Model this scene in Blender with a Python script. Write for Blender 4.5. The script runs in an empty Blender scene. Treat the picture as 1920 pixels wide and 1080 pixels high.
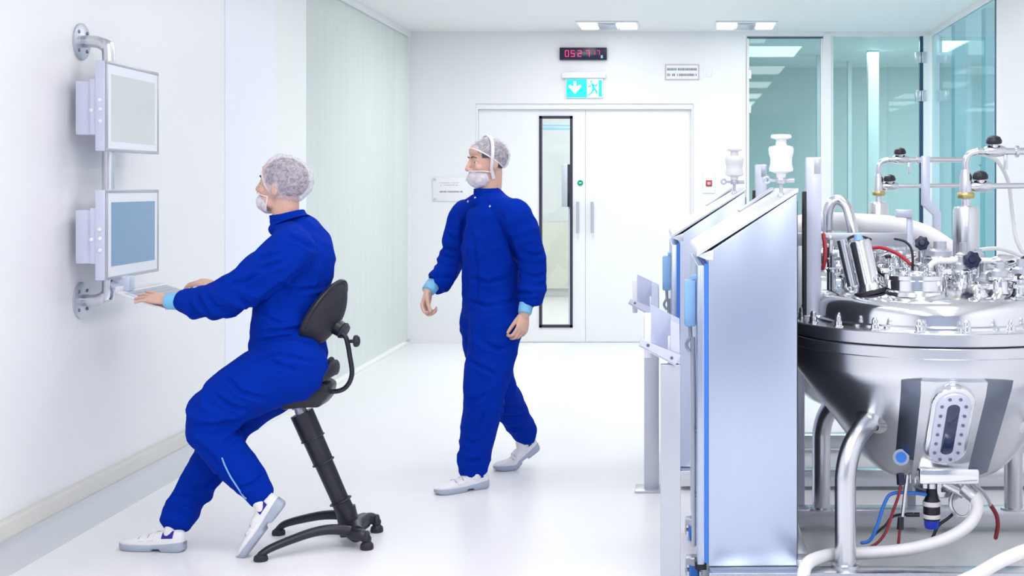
import bpy, bmesh, math, random
from mathutils import Vector, Matrix, noise
random.seed(7)
V = Vector
C = bpy.context.scene.collection
PI = math.pi
F = 2500.0            # focal length in pixels of a 1920 wide frame
EYE = 1.55            # camera height

def W(px, py, Y):
    """photo pixel -> world point at depth Y"""
    s = F / Y
    return V(((px - 1280) / s, Y, EYE - (py - 350) / s))

# ------------------------------------------------------------------ materials
MATS = {}
def mat(name, col, rough=.5, metal=0., spec=.5, emit=None, estr=1., bump=None, sub=0., coat=0.):
    m = bpy.data.materials.new(name); m.use_nodes = True
    nt = m.node_tree; b = nt.nodes['Principled BSDF']
    b.inputs['Base Color'].default_value = (*col, 1)
    b.inputs['Roughness'].default_value = rough
    b.inputs['Metallic'].default_value = metal
    b.inputs['Specular IOR Level'].default_value = spec
    if coat: b.inputs['Coat Weight'].default_value = coat; b.inputs['Coat Roughness'].default_value = .08
    if sub:
        b.inputs['Subsurface Weight'].default_value = sub
        b.inputs['Subsurface Radius'].default_value = (.012, .004, .002)
    if emit:
        b.inputs['Emission Color'].default_value = (*emit, 1)
        b.inputs['Emission Strength'].default_value = estr
    if bump:
        scale, strength, stretch = bump
        tc = nt.nodes.new('ShaderNodeTexCoord'); mp = nt.nodes.new('ShaderNodeMapping')
        mp.inputs['Scale'].default_value = stretch
        nz = nt.nodes.new('ShaderNodeTexNoise'); nz.inputs['Scale'].default_value = scale
        nz.inputs['Detail'].default_value = 4
        bp = nt.nodes.new('ShaderNodeBump'); bp.inputs['Strength'].default_value = strength
        bp.inputs['Distance'].default_value = .01
        nt.links.new(tc.outputs['Object'], mp.inputs['Vector']); nt.links.new(mp.outputs['Vector'], nz.inputs['Vector'])
        nt.links.new(nz.outputs['Fac'], bp.inputs['Height']); nt.links.new(bp.outputs['Normal'], b.inputs['Normal'])
    MATS[name] = m
    return m

def glass_mat(name, tint, refl=.6, gloss=(1, 1, 1)):
    m = bpy.data.materials.new(name); m.use_nodes = True
    nt = m.node_tree; nt.nodes.clear()
    out = nt.nodes.new('ShaderNodeOutputMaterial'); mix = nt.nodes.new('ShaderNodeMixShader')
    lw = nt.nodes.new('ShaderNodeLayerWeight'); lw.inputs['Blend'].default_value = .5
    pw = nt.nodes.new('ShaderNodeMath'); pw.operation = 'POWER'; pw.inputs[1].default_value = 5
    fr = nt.nodes.new('ShaderNodeMath'); fr.operation = 'MULTIPLY_ADD'; fr.inputs[1].default_value = refl; fr.inputs[2].default_value = .03
    nt.links.new(lw.outputs['Facing'], pw.inputs[0]); nt.links.new(pw.outputs[0], fr.inputs[0])
    tr = nt.nodes.new('ShaderNodeBsdfTransparent'); tr.inputs['Color'].default_value = (*tint, 1)
    gl = nt.nodes.new('ShaderNodeBsdfGlossy'); gl.inputs['Roughness'].default_value = .02
    gl.inputs['Color'].default_value = (*gloss, 1)
    nt.links.new(fr.outputs[0], mix.inputs[0]); nt.links.new(tr.outputs[0], mix.inputs[1])
    nt.links.new(gl.outputs[0], mix.inputs[2]); nt.links.new(mix.outputs[0], out.inputs[0])
    MATS[name] = m
    return m

def frost_mat(name):
    m = glass_mat(name, (.95, .96, .96)); nt = m.node_tree
    out = [n for n in nt.nodes if n.type == 'OUTPUT_MATERIAL'][0]; src = out.inputs[0].links[0].from_socket
    df = nt.nodes.new('ShaderNodeBsdfDiffuse'); df.inputs['Color'].default_value = (.78, .82, .825, 1)
    tl = nt.nodes.new('ShaderNodeBsdfTranslucent'); tl.inputs['Color'].default_value = (.83, .86, .86, 1)
    tc = nt.nodes.new('ShaderNodeTexCoord'); mp = nt.nodes.new('ShaderNodeMapping'); mp.inputs['Scale'].default_value = (.0, 2.2, .12)
    nz = nt.nodes.new('ShaderNodeTexNoise'); nz.inputs['Scale'].default_value = 3; nz.inputs['Detail'].default_value = 3
    mr = nt.nodes.new('ShaderNodeMapRange'); mr.inputs['To Min'].default_value = .50; mr.inputs['To Max'].default_value = .64
    a = nt.nodes.new('ShaderNodeMixShader'); b = nt.nodes.new('ShaderNodeMixShader'); a.inputs[0].default_value = .4
    nt.links.new(tc.outputs['Object'], mp.inputs[0]); nt.links.new(mp.outputs[0], nz.inputs[0]); nt.links.new(nz.outputs['Fac'], mr.inputs[0])
    nt.links.new(df.outputs[0], a.inputs[1]); nt.links.new(tl.outputs[0], a.inputs[2])
    nt.links.new(mr.outputs[0], b.inputs[0]); nt.links.new(src, b.inputs[1]); nt.links.new(a.outputs[0], b.inputs[2]); nt.links.new(b.outputs[0], out.inputs[0])
    return m

def net_mat(name, col, lo, hi, scale):
    """non-woven hair net: a crinkled, half see-through white fleece"""
    m = bpy.data.materials.new(name); m.use_nodes = True
    nt = m.node_tree; b = nt.nodes['Principled BSDF']; out = nt.nodes['Material Output']
    b.inputs['Base Color'].default_value = (*col, 1); b.inputs['Roughness'].default_value = .8
    tr = nt.nodes.new('ShaderNodeBsdfTransparent'); mix = nt.nodes.new('ShaderNodeMixShader')
    tc = nt.nodes.new('ShaderNodeTexCoord')
    nz = nt.nodes.new('ShaderNodeTexNoise'); nz.inputs['Scale'].default_value = scale; nz.inputs['Detail'].default_value = 5
    nz.inputs['Distortion'].default_value = 1.5
    mr = nt.nodes.new('ShaderNodeMapRange')
    mr.inputs['From Min'].default_value = .35; mr.inputs['From Max'].default_value = .65
    mr.inputs['To Min'].default_value = lo; mr.inputs['To Max'].default_value = hi
    nt.links.new(tc.outputs['Object'], nz.inputs['Vector']); nt.links.new(nz.outputs['Fac'], mr.inputs['Value'])
    nt.links.new(mr.outputs[0], mix.inputs[0]); nt.links.new(tr.outputs[0], mix.inputs[1])
    nt.links.new(b.outputs[0], mix.inputs[2]); nt.links.new(mix.outputs[0], out.inputs[0])
    MATS[name] = m
    return m

M_WALL = mat('white_wall', (.88, .885, .91), .38, spec=.4, bump=(1.5, .02, (1, 1, 1)))
M_WALL2 = mat('wall_panel_bluish', (.87, .89, .97), .4)
M_WALL3 = mat('wall_panel_warm', (.86, .88, .88), .4)
M_CEIL = mat('ceiling_white', (.86, .87, .87), .6)
M_FLOOR = mat('epoxy_floor', (.89, .895, .915), .30, spec=.35, bump=(3, .02, (1, 1, 1)))
M_DOOR = mat('door_white', (.91, .92, .94), .35)
M_CAP = mat('rail_grey', (.66, .66, .62), .45)
M_KICK = mat('kick_steel', (.72, .73, .76), .30, .6, bump=(60, .03, (.2, .2, 6)))
M_STEEL = mat('brushed_steel', (.69, .71, .76), .26, 1., bump=(90, .04, (1, 1, 6)))
M_POL = mat('polished_steel', (.80, .82, .85), .13, 1.)
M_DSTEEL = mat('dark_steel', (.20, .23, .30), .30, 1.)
M_CAB = mat('cabinet_steel', (.52, .59, .75), .31, .9, bump=(120, .03, (1, 1, .1)))
M_CABTOP = mat('cabinet_roof', (.80, .83, .90), .35, .5)
M_CABBACK = mat('cabinet_back_shade', (.03, .035, .05), .5)
M_BLUEGASKET = mat('blue_gasket', (.05, .22, .80), .4)
M_LBLUE = mat('light_blue_plastic', (.30, .55, .88), .4)
M_WHITE = mat('white_plastic', (.88, .89, .93), .35)
M_LAV = mat('lavender_grey_metal', (.66, .70, .86), .4, .4)
M_HOSE = mat('white_hose', (.90, .91, .94), .35)
M_BLACK = mat('black_plastic', (.012, .013, .022), .38)
M_BLACKR = mat('black_rubber', (.018, .019, .030), .6)
M_NAVY = mat('navy_plastic', (.008, .012, .06), .3)
M_BLUE = mat('blue_plastic', (.02, .06, .70), .35)
M_MBLUE = mat('mid_blue_plastic', (.03, .20, .75), .35)
M_RED = mat('red_plastic', (.50, .03, .05), .4)
M_DRED = mat('dark_red_rubber', (.28, .03, .04), .5)
M_CLOTH = mat('blue_coverall', (.0003, .027, .37), .85, spec=.06, bump=(45, .25, (1, 1, 1)))
M_CUFF = mat('cuff_blue', (.22, .58, .88), .8, bump=(250, .3, (1, 1, .15)))
M_SKIN = mat('skin', (.74, .47, .38), .5, sub=.25, spec=.35)
M_HAIR = mat('hair', (.10, .080, .105), .6)
M_BROW = mat('eyebrow', (.10, .06, .045), .7)
M_EYEW = mat('eye_white', (.8, .78, .76), .2)
M_IRIS = mat('iris', (.03, .02, .02), .15)
M_NET = net_mat('hair_net', (.84, .80, .90), .26, .56, 48)
M_MASK = net_mat('face_mask', (.86, .82, .89), .72, .95, 30)
M_BAND = mat('net_band', (.86, .86, .92), .7)
M_SHOE = mat('shoe_leather', (.86, .87, .91), .4)
M_SOLE = mat('shoe_sole', (.42, .48, .60), .5)
M_STITCH = mat('shoe_seam', (.45, .46, .50), .6)
M_SOCK = mat('sock', (.85, .85, .88), .9)
M_DBLUE = mat('shoe_blue', (.01, .01, .30), .5)
M_SNAP = mat('snap_button', (.55, .62, .85), .3, .3)
M_ZIP = mat('zip_tape', (.20, .45, .85), .5)
M_SCREEN = mat('screen_off', (.62, .66, .66), .12, spec=.6)
M_SCREENB = mat('screen_blue', (.07, .16, .28), .10, spec=.6, emit=(.12, .28, .46), estr=.35)
M_BEZEL = mat('monitor_bezel', (.82, .85, .92), .25)
M_FRAME = mat('monitor_frame', (.48, .48, .54), .35, .5)
M_CLOCK = mat('clock_case', (.010, .010, .045), .25)
M_LED = mat('red_led', (.5, .01, .08), .4, emit=(1., .03, .22), estr=1.2)
M_GREEN = mat('exit_green', (.0, .45, .47), .4, emit=(.0, .62, .64), estr=.75)
M_GREEN2 = mat('exit_pale', (.8, .95, .95), .4, emit=(.8, .98, 1.), estr=.55)
M_SIGN = mat('sign_white', (.87, .88, .92), .35)
M_SIGNB = mat('sign_border', (.62, .48, .52), .5)
M_INK = mat('sign_ink', (.22, .22, .26), .6)
M_INKR = mat('sign_ink_red', (.36, .20, .25), .6)
M_DFRAME = mat('vision_frame', (.030, .028, .055), .35)
M_LAMP = mat('lamp_diffuser', (.9, .9, .9), .5, emit=(1, 1, 1), estr=4.)
M_LGREY = mat('light_grey_metal', (.55, .58, .66), .35, .5)
M_GREENBTN = mat('green_button', (.0, .33, .22), .4)
M_ANNEX = mat('annex_wall', (.80, .84, .84), .6)
M_ANNEXG = mat('annex_wall_green', (.76, .80, .70), .6)
M_BROWN = mat('brass', (.55, .48, .22), .35, .8)
M_GLASS = glass_mat('clear_glass', (.975, .985, .985))
M_TEAL = glass_mat('teal_glass', (.66, .82, .83))
M_FROST = frost_mat('frosted_glass')
M_TEAL2 = glass_mat('teal_glass_side', (.66, .84, .88))
M_EDGE = mat('glass_edge', (.02, .07, .16), .3)
M_SIGHT = mat('sight_glass_pane', (.015, .03, .10), .05, spec=.8)

# ------------------------------------------------------------------ mesh builder
def catmull(pts, n):
    """pts: list of tuples (any length); returns resampled list"""
    P = [tuple(p) for p in pts]
    if len(P) < 3 or n <= 1: return P
    out = []
    for i in range(len(P) - 1):
        p0 = P[max(i - 1, 0)]; p1 = P[i]; p2 = P[i + 1]; p3 = P[min(i + 2, len(P) - 1)]
        for k in range(n):
            t = k / n
            out.append(tuple(.5 * (2 * b + (c - a) * t + (2 * a - 5 * b + 4 * c - d) * t * t + (-a + 3 * b - 3 * c + d) * t ** 3)
                             for a, b, c, d in zip(p0, p1, p2, p3)))
    out.append(P[-1])
    return out

def frame_for(ax):
    ax = V(ax).normalized()
    a = V((0, 0, 1)) if abs(ax.z) < .9 else V((1, 0, 0))
    u = a.cross(ax).normalized()
    return u, ax.cross(u).normalized(), ax

class MB:
    def __init__(s):
        s.bm = bmesh.new()
    def box(s, c, d, R=None, bevel=0.):
        b = bmesh.new(); bmesh.ops.create_cube(b, size=1)
        for v in b.verts: v.co = V((v.co.x * d[0], v.co.y * d[1], v.co.z * d[2]))
        if bevel > 0:
            bmesh.ops.bevel(b, geom=list(b.edges), offset=min(bevel, .45 * min(d)), segments=2, affect='EDGES', profile=.5)
        for v in b.verts:
            v.co = ((R @ v.co) if R else v.co) + V(c)
        s.merge(b); return s
    def bx(s, x0, x1, y0, y1, z0, z1, bevel=0.):
        return s.box(((x0 + x1) / 2, (y0 + y1) / 2, (z0 + z1) / 2), (abs(x1 - x0), abs(y1 - y0), abs(z1 - z0)), None, bevel)
    def merge(s, b):
        me = bpy.data.meshes.new('tmp'); b.to_mesh(me); b.free(); s.bm.from_mesh(me); bpy.data.meshes.remove(me)
    def loft(s, rings, cap=True, closed=True):
        bm = s.bm; R = [[bm.verts.new(p) for p in r] for r in rings]; n = len(R[0])
        for i in range(len(R) - 1):
            for j in range(n if closed else n - 1):
                k = (j + 1) % n
                bm.faces.new((R[i][j], R[i][k], R[i + 1][k], R[i + 1][j]))
        if cap and closed:
            bm.faces.new(list(reversed(R[0]))); bm.faces.new(R[-1])
        return s
    def cyl(s, p0, p1, r0, r1=None, seg=24):
        p0 = V(p0); p1 = V(p1); r1 = r0 if r1 is None else r1
        u, w, a = frame_for(p1 - p0)
        def ring(p, r): return [p + (u * math.cos(2 * PI * k / seg) + w * math.sin(2 * PI * k / seg)) * r for k in range(seg)]
        return s.loft([ring(p0, r0), ring(p1, r1)])
    def tube(s, pts, r, seg=14, n=8, side=None, round_ends=False, dome_k=1.):
        """pts Vectors, r float | list of float | list of (a,b); side: vector giving direction of radius a"""
        if not isinstance(r, list): r = [r] * len(pts)
        rr = [(x, x) if not isinstance(x, (list, tuple)) else x for x in r]
        D = catmull([(p[0], p[1], p[2], q[0], q[1]) for p, q in zip(pts, rr)], n)
        P = [V(d[:3]) for d in D]; RR = [d[3:5] for d in D]
        rings = []; prev = None
        for i, p in enumerate(P):
            t = (P[min(i + 1, len(P) - 1)] - P[max(i - 1, 0)])
            if t.length < 1e-9: t = V((0, 0, 1))
            t.normalize()
            if side is not None:
                u = V(side) - t * t.dot(V(side)); u.normalize()
            elif prev is None:
                u = frame_for(t)[0]
            else:
                u = prev - t * prev.dot(t)
                u = u.normalized() if u.length > 1e-6 else frame_for(t)[0]
            prev = u; w = t.cross(u)
            a, b = RR[i]
            rings.append([p + u * math.cos(2 * PI * k / seg) * a + w * math.sin(2 * PI * k / seg) * b for k in range(seg)])
        if round_ends:
            def dome(r0, c, d, rad):
                o = []
                for q in (30, 60, 82):
                    cs, sn = math.cos(math.radians(q)), math.sin(math.radians(q))
                    o.append([c + (p - c) * cs + d * rad * sn * dome_k for p in r0])
                return o
            d0 = (P[0] - P[1]).normalized(); d1 = (P[-1] - P[-2]).normalized()
            st = dome(rings[0], P[0], d0, min(RR[0])); en = dome(rings[-1], P[-1], d1, min(RR[-1]))
            rings = st[::-1] + rings + en
        return s.loft(rings)
    def lathe(s, prof, c=(0, 0, 0), axis=(0, 0, 1), seg=48):
        u, w, a = frame_for(axis); c = V(c); bm = s.bm
        if tuple(axis) == (0, 0, 1): u, w, a = V((1, 0, 0)), V((0, 1, 0)), V((0, 0, 1))
        rows = []
        for r, z in prof:
            if r < 1e-6: rows.append([bm.verts.new(c + a * z)])
            else: rows.append([bm.verts.new(c + a * z + (u * math.cos(2 * PI * k / seg) + w * math.sin(2 * PI * k / seg)) * r) for k in range(seg)])
        for A, B in zip(rows, rows[1:]):
            for k in range(seg):
                j = (k + 1) % seg
                if len(A) == 1 and len(B) == 1: continue
                if len(A) == 1: bm.faces.new((A[0], B[k], B[j]))
                elif len(B) == 1: bm.faces.new((A[k], A[j], B[0]))
                else: bm.faces.new((A[k], A[j], B[j], B[k]))
        return s
    def ell(s, c, r, R=None, seg=24, rings=14):
        b = bmesh.new(); bmesh.ops.create_uvsphere(b, u_segments=seg, v_segments=rings, radius=1)
        for v in b.verts:
            q = V((v.co.x * r[0], v.co.y * r[1], v.co.z * r[2])); v.co = ((R @ q) if R else q) + V(c)
        s.merge(b); return s
    def prism(s, poly, o, U, Vv, N, depth, bevel=0.):
        o, U, Vv, N = V(o), V(U), V(Vv), V(N)
        b = bmesh.new()
        A = [b.verts.new(o + U * x + Vv * y) for x, y in poly]; B = [b.verts.new(o + U * x + Vv * y + N * depth) for x, y in poly]
        n = len(poly); b.faces.new(list(reversed(A))); b.faces.new(B)
        for i in range(n):
            j = (i + 1) % n; b.faces.new((A[i], A[j], B[j], B[i]))
        bmesh.ops.recalc_face_normals(b, faces=b.faces)
        if bevel > 0: bmesh.ops.bevel(b, geom=list(b.edges), offset=bevel, segments=2, affect='EDGES', profile=.5)
        s.merge(b); return s
    def torus(s, c, R, r, axis=(0, 0, 1), seg=40, m=10):
        u, w, a = frame_for(axis); c = V(c); bm = s.bm; rows = []
        for k in range(seg):
            d = u * math.cos(2 * PI * k / seg) + w * math.sin(2 * PI * k / seg)
            rows.append([bm.verts.new(c + d * (R + r * math.cos(2 * PI * j / m)) + a * r * math.sin(2 * PI * j / m)) for j in range(m)])
        for k in range(seg):
            A, B = rows[k], rows[(k + 1) % seg]
            for j in range(m):
                i = (j + 1) % m; bm.faces.new((A[j], B[j], B[i], A[i]))
        return s
    def mesh(s, name):
        bmesh.ops.recalc_face_normals(s.bm, faces=s.bm.faces)
        me = bpy.data.meshes.new(name); s.bm.to_mesh(me); s.bm.free(); return me
    def build(s, name, m, parent=None, sharp=35, **tags):
        bm = s.bm
        bmesh.ops.recalc_face_normals(bm, faces=bm.faces)
        lim = math.radians(sharp)
        for f in bm.faces: f.smooth = True
        for e in bm.edges:
            e.smooth = not (len(e.link_faces) == 2 and e.calc_face_angle(0) > lim)
        me = bpy.data.meshes.new(name); bm.to_mesh(me); bm.free()
        return link_mesh(name, me, m, parent, **tags)

def world_of(o):
    M = o.matrix_basis.copy()
    while o.parent: o = o.parent; M = o.matrix_basis @ M
    return M

def link_mesh(name, me, m, parent=None, label=None, cat=None, group=None, kind=None):
    o = bpy.data.objects.new(name, me); C.objects.link(o)
    for x in (m if isinstance(m, (list, tuple)) else [m]): me.materials.append(x)
    if parent is not None:
        me.transform(world_of(parent).inverted()); o.parent = parent
    else:
        vs = me.vertices
        mn = [min(v.co[i] for v in vs) for i in range(3)]; mx = [max(v.co[i] for v in vs) for i in range(3)]
        c = V(((mn[0] + mx[0]) / 2, (mn[1] + mx[1]) / 2, mn[2]))
        me.transform(Matrix.Translation(-c)); o.location = c
    tag(o, label, cat, group, kind)
    return o

def tag(o, label=None, cat=None, group=None, kind=None):
    if label: o['label'] = label
    if cat: o['category'] = cat
    if group: o['group'] = group
    if kind: o['kind'] = kind
    return o

def thing(name, label, cat, loc=(0, 0, 0), rotz=0., group=None):
    o = bpy.data.objects.new(name, None); C.objects.link(o)
    o.empty_display_size = .1; o.location = loc; o.rotation_euler = (0, 0, rotz)
    return tag(o, label, cat, group)

def copy_tree(o, offset=None, label=None, parent=None, skip=()):
    c = o.copy(); C.objects.link(c)
    if offset is not None: c.location = o.location + V(offset)
    if label: c['label'] = label
    if parent is not None: c.parent = parent
    for ch in [x for x in bpy.data.objects if x.parent == o and x.name not in skip]:
        copy_tree(ch, parent=c)
    return c

def struct(mb, name, m, parent=None):
    return mb.build(name, m, parent, kind=None if parent else 'structure')

# ------------------------------------------------------------------ room shell
H = 3.085; XL = -2.70; XR = 2.455; YB = 13.2; YR = -2.2
struct(MB().bx(-6.5, 6.5, YR, 19, -.12, 0), 'floor', M_FLOOR)
struct(MB().bx(-6.5, 6.5, YR, 19, H, H + .12), 'ceiling', M_CEIL)
struct(MB().bx(XL - .15, XL, YR, 7.86, 0, H), 'wall_left', M_WALL)
struct(MB().bx(XL - .15, XL + .003, 7.86, 8.82, 0, H), 'trim_1', M_WALL2)
struct(MB().bx(XL - .15, XL + .001, 8.82, 9.56, 0, H), 'trim_2', M_WALL3)
# skirting: steel kick plate with a grey rail on top
bb = MB().bx(XL, XL + .018, YR, 7.80, 0, .16)
bb = struct(bb, 'baseboard_left', M_KICK)
rail = MB().prism([(0, .16), (.042, .16), (.046, .17), (.034, .226), (.0, .232)], (XL, YR, 0), (1, 0, 0), (0, 0, 1), (0, 1, 0), 7.80 - YR, .003)
rail.build('skirting_rail', M_CAP, bb)
# glazed partition on the left
g = struct(MB().bx(XL - .02, XL - .005, 9.57, 13.19, .05, H - .06), 'window_1', M_FROST)
fr = MB().bx(XL - .05, XL + .01, 9.56, 13.2, 0, .02).bx(XL - .05, XL + .02, 9.56, 13.2, H - .06, H)
fr.bx(XL - .05, XL + .004, 13.12, 13.2, .05, H - .06)
fr.build('window_frame', M_WALL3, g)
# back wall with the double door opening and the glazed bay
DX0, DX1, DZ = -2.05, .106, 2.372
w = MB().bx(XL - .15, DX0, YB, YB + .16, 0, H).bx(DX0, DX1, YB, YB + .16, DZ, H).bx(DX1, .625, YB, YB + .16, 0, H)
w.bx(.625, XR + .1, YB, YB + .10, 3.04, H)
struct(w, 'wall_back', M_WALL)
# double door, set back in its reveal
YD = YB + .075
d = MB()
VX0, VX1, VZ0, VZ1 = -1.428, -1.095, .148, 2.254
SEAM = -.968
d.bx(DX0 + .02, VX0, YD, YD + .05, .006, DZ - .055).bx(VX1, SEAM - .002, YD, YD + .05, .006, DZ - .055)
d.bx(VX0, VX1, YD, YD + .05, .006, VZ0).bx(VX0, VX1, YD, YD + .05, VZ1, DZ - .055)
door = struct(d, 'door_1', M_DOOR)
MB().bx(SEAM + .002, DX1 - .02, YD, YD + .05, .006, DZ - .055).build('door_leaf', M_DOOR, door)
f2 = MB().bx(DX0 + .001, DX0 + .018, YB + .02, YD + .06, .001, DZ - .001).bx(DX1 - .018, DX1 - .001, YB + .02, YD + .06, .001, DZ - .001).bx(DX0 + .0182, DX1 - .0182, YB + .021, YD + .06, DZ - .053, DZ - .001)
f2.build('door_frame', M_DOOR, door)
t = .026
vf = MB().bx(VX0, VX0 + t, YD - .012, YD + .06, VZ0, VZ1).bx(VX1 - t, VX1, YD - .012, YD + .06, VZ0, VZ1)
vf.bx(VX0, VX1, YD - .012, YD + .06, VZ0, VZ0 + t).bx(VX0, VX1, YD - .012, YD + .06, VZ1 - t, VZ1)
vf = vf.build('vision_panel_frame', M_DFRAME, door)
MB().bx(VX0 + t, VX1 - t, YD + .02, YD + .03, VZ0 + t, VZ1 - t).build('vision_panel_glass', M_GLASS, door)
for x in (W(1083, 0, YB).x, W(1110, 0, YB).x):
    h = MB().cyl((x, YD - .05, 1.09), (x, YD - .05, 1.40), .015, seg=14)
    h.cyl((x, YD - .05, 1.13), (x, YD, 1.13), .009, seg=10).cyl((x, YD - .05, 1.36), (x, YD, 1.36), .009, seg=10)
    h.build('door_handle', M_LGREY, door)
x = W(1087, 0, YB).x
MB().cyl((x, YD - .012, 1.587), (x, YD, 1.587), .028, seg=20).build('lock_indicator', M_GREENBTN, door, label='green round lock indicator')
MB().bx(x - .012, x + .012, YD - .016, YD - .010, 1.583, 1.592).build('lock_slot', M_WHITE, door)
# corridor behind the door
struct(MB().bx(-2.7, .5, 18.8, 18.9, 0, H), 'wall_corridor_end', M_ANNEX)
struct(MB().bx(-2.75, -2.69, YB + .2, 18.8, 0, H), 'wall_corridor_left', M_ANNEX)
struct(MB().bx(.5, .56, YB + .2, 19, 0, H), 'wall_corridor_right', M_ANNEX)
struct(MB().bx(-2.6, -.8, 18.72, 18.79, .12, 1.05), 'trim_11', M_ANNEXG)
# glazed bay of the back wall
def pane(name, x0, x1, zt, m):
    g = MB().bx(x0 + .03, x1 - .03, YB + .03, YB + .042, .06, zt - .012)
    g = struct(g, name, m)
    e = MB().bx(x0 + .005, x0 + .03, YB + .01, YB + .06, .001, zt - .015).bx(x1 - .03, x1 - .005, YB + .01, YB + .06, .001, zt - .015)
    e.bx(x0 + .031, x1 - .031, YB + .012, YB + .058, .001, .058)
    e.build('window_frame', M_WALL, g)
    MB().bx(x0 + .012, x1 - .012, YB + .012, YB + .058, zt - .014, zt).build('glass_top_edge', M_EDGE, g)
    return g
X = lambda px: (px - 1280) / (F / YB)
g2 = pane('window_2', X(1399), X(1545), EYE - (69 - 350) / (F / YB), M_TEAL)
g3 = pane('window_3', X(1557), X(1731), EYE - (62 - 350) / (F / YB), M_TEAL)
MB().bx(X(1725), X(1731), YB + .005, YB + .06, .05, 3.05).build('glass_side_edge', M_EDGE, g3)
struct(MB().bx(X(1544), X(1558), YB - .01, YB + .10, 0, H - .02), 'trim_3', M_WALL)
struct(MB().bx(X(1731), XR + .03, YB - .02, YB + .12, 0, H), 'trim_4', M_WALL)
for z in (W(0, 108, YB).z, W(0, 180, YB).z):
    h = MB().bx(X(1717), X(1727), YB - .012, YB + .05, z - .055, z + .055, .006).build('hinge', M_STEEL, g3)
    MB().bx(X(1727.5), X(1737), YB - .03, YB + .0, z - .055, z + .055, .006).build('hinge_leaf', M_LGREY, h)
MB().bx(X(1404), X(1408), YB - .012, YB + .05, 2.62, 2.70).bx(X(1404), X(1408), YB - .012, YB + .05, 2.28, 2.36).build('hinge', M_STEEL, g2)
# right hand glass wall and the white wall in front of it
g4 = struct(MB().bx(XR + .005, XR + .017, 10.46, 13.16, .04, H - .05), 'window_4', M_TEAL2)
MB().bx(XR - .01, XR + .05, 10.44, 13.2, H - .05, H).bx(XR - .01, XR + .05, 10.44, 13.2, 0, .04).build('window_frame', M_WALL, g4)
MB().bx(XR - .004, XR + .022, 10.45, 10.475, .04, H - .05).build('glass_edge', M_EDGE, g4)
struct(MB().bx(XR, XR + .15, YR, 10.44, 0, H), 'wall_right', M_WALL)
# rooms seen through the glass
struct(MB().bx(.56, 6.5, 17.2, 17.3, 0, H), 'wall_teal_room', M_ANNEX)
struct(MB().bx(6.4, 6.5, YR, 19, 0, H), 'wall_far_right', M_ANNEX)
struct(MB().bx(-6.5, -6.4, YR, 19, 0, H), 'wall_far_left', M_ANNEX)
struct(MB().bx(-6.4, -2.75, 15.9, 16.0, 0, H), 'wall_left_room', M_ANNEX)
struct(MB().bx(-6.4, -2.85, 8.8, 8.9, 0, H).bx(2.6, 6.4, 8.8, 8.9, 0, H), 'wall_side_rooms', M_ANNEX)
for i, (px0, px1, y) in enumerate(((1628, 1648, 15.0), (1532, 1538, 15.5), (1590, 1597, 16.3))):
    s_ = F / y
    struct(MB().bx((px0 - 1280) / s_, (px1 - 1280) / s_, y, y + .12, 0, H), 'trim_%d' % (5 + i), M_WALL)

for i, (x0, x1, y0, y1) in enumerate(((2.50, 2.60, 12.25, 12.40), (2.60, 2.74, 11.45, 11.6))):
    struct(MB().bx(x0, x1, y0, y1, 0, H), 'trim_%d' % (8 + i), M_WALL)

struct(MB().bx(-6.5, 6.5, YR - .12, YR, 0, H), 'wall_rear', mat('rear_wall_blue_grey', (.42, .48, .62), .6))
# ------------------------------------------------------------------ people
def voxel(mb, size, smooth, name, disp=None):
    """union of closed lumps -> one continuous smooth skin"""
    me = mb.mesh('lumps'); ob = bpy.data.objects.new('lumps', me); C.objects.link(ob)
    r = ob.modifiers.new('r', 'REMESH'); r.mode = 'VOXEL'; r.voxel_size = size; r.use_smooth_shade = True
    if smooth:
        q = ob.modifiers.new('s', 'SMOOTH'); q.factor = .5; q.iterations = smooth
    dg = bpy.context.evaluated_depsgraph_get()
    m2 = bpy.data.meshes.new_from_object(ob.evaluated_get(dg)); m2.name = name
    bpy.data.objects.remove(ob); bpy.data.meshes.remove(me)
    if disp:
        nr = [v.normal.copy() for v in m2.vertices]
        for v, n in zip(m2.vertices, nr): v.co += n * disp(v.co, n)
    for p in m2.polygons: p.use_smooth = True
    m2.update()
    return m2

def basis(origin, fwd, up):
    f = V(fwd).normalized(); l = V(up).cross(f).normalized(); u = f.cross(l)
    M = Matrix.Identity(4)
    for i in range(3):
        M[i][0] = f[i]; M[i][1] = l[i]; M[i][2] = u[i]; M[i][3] = origin[i]
    return M

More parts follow.
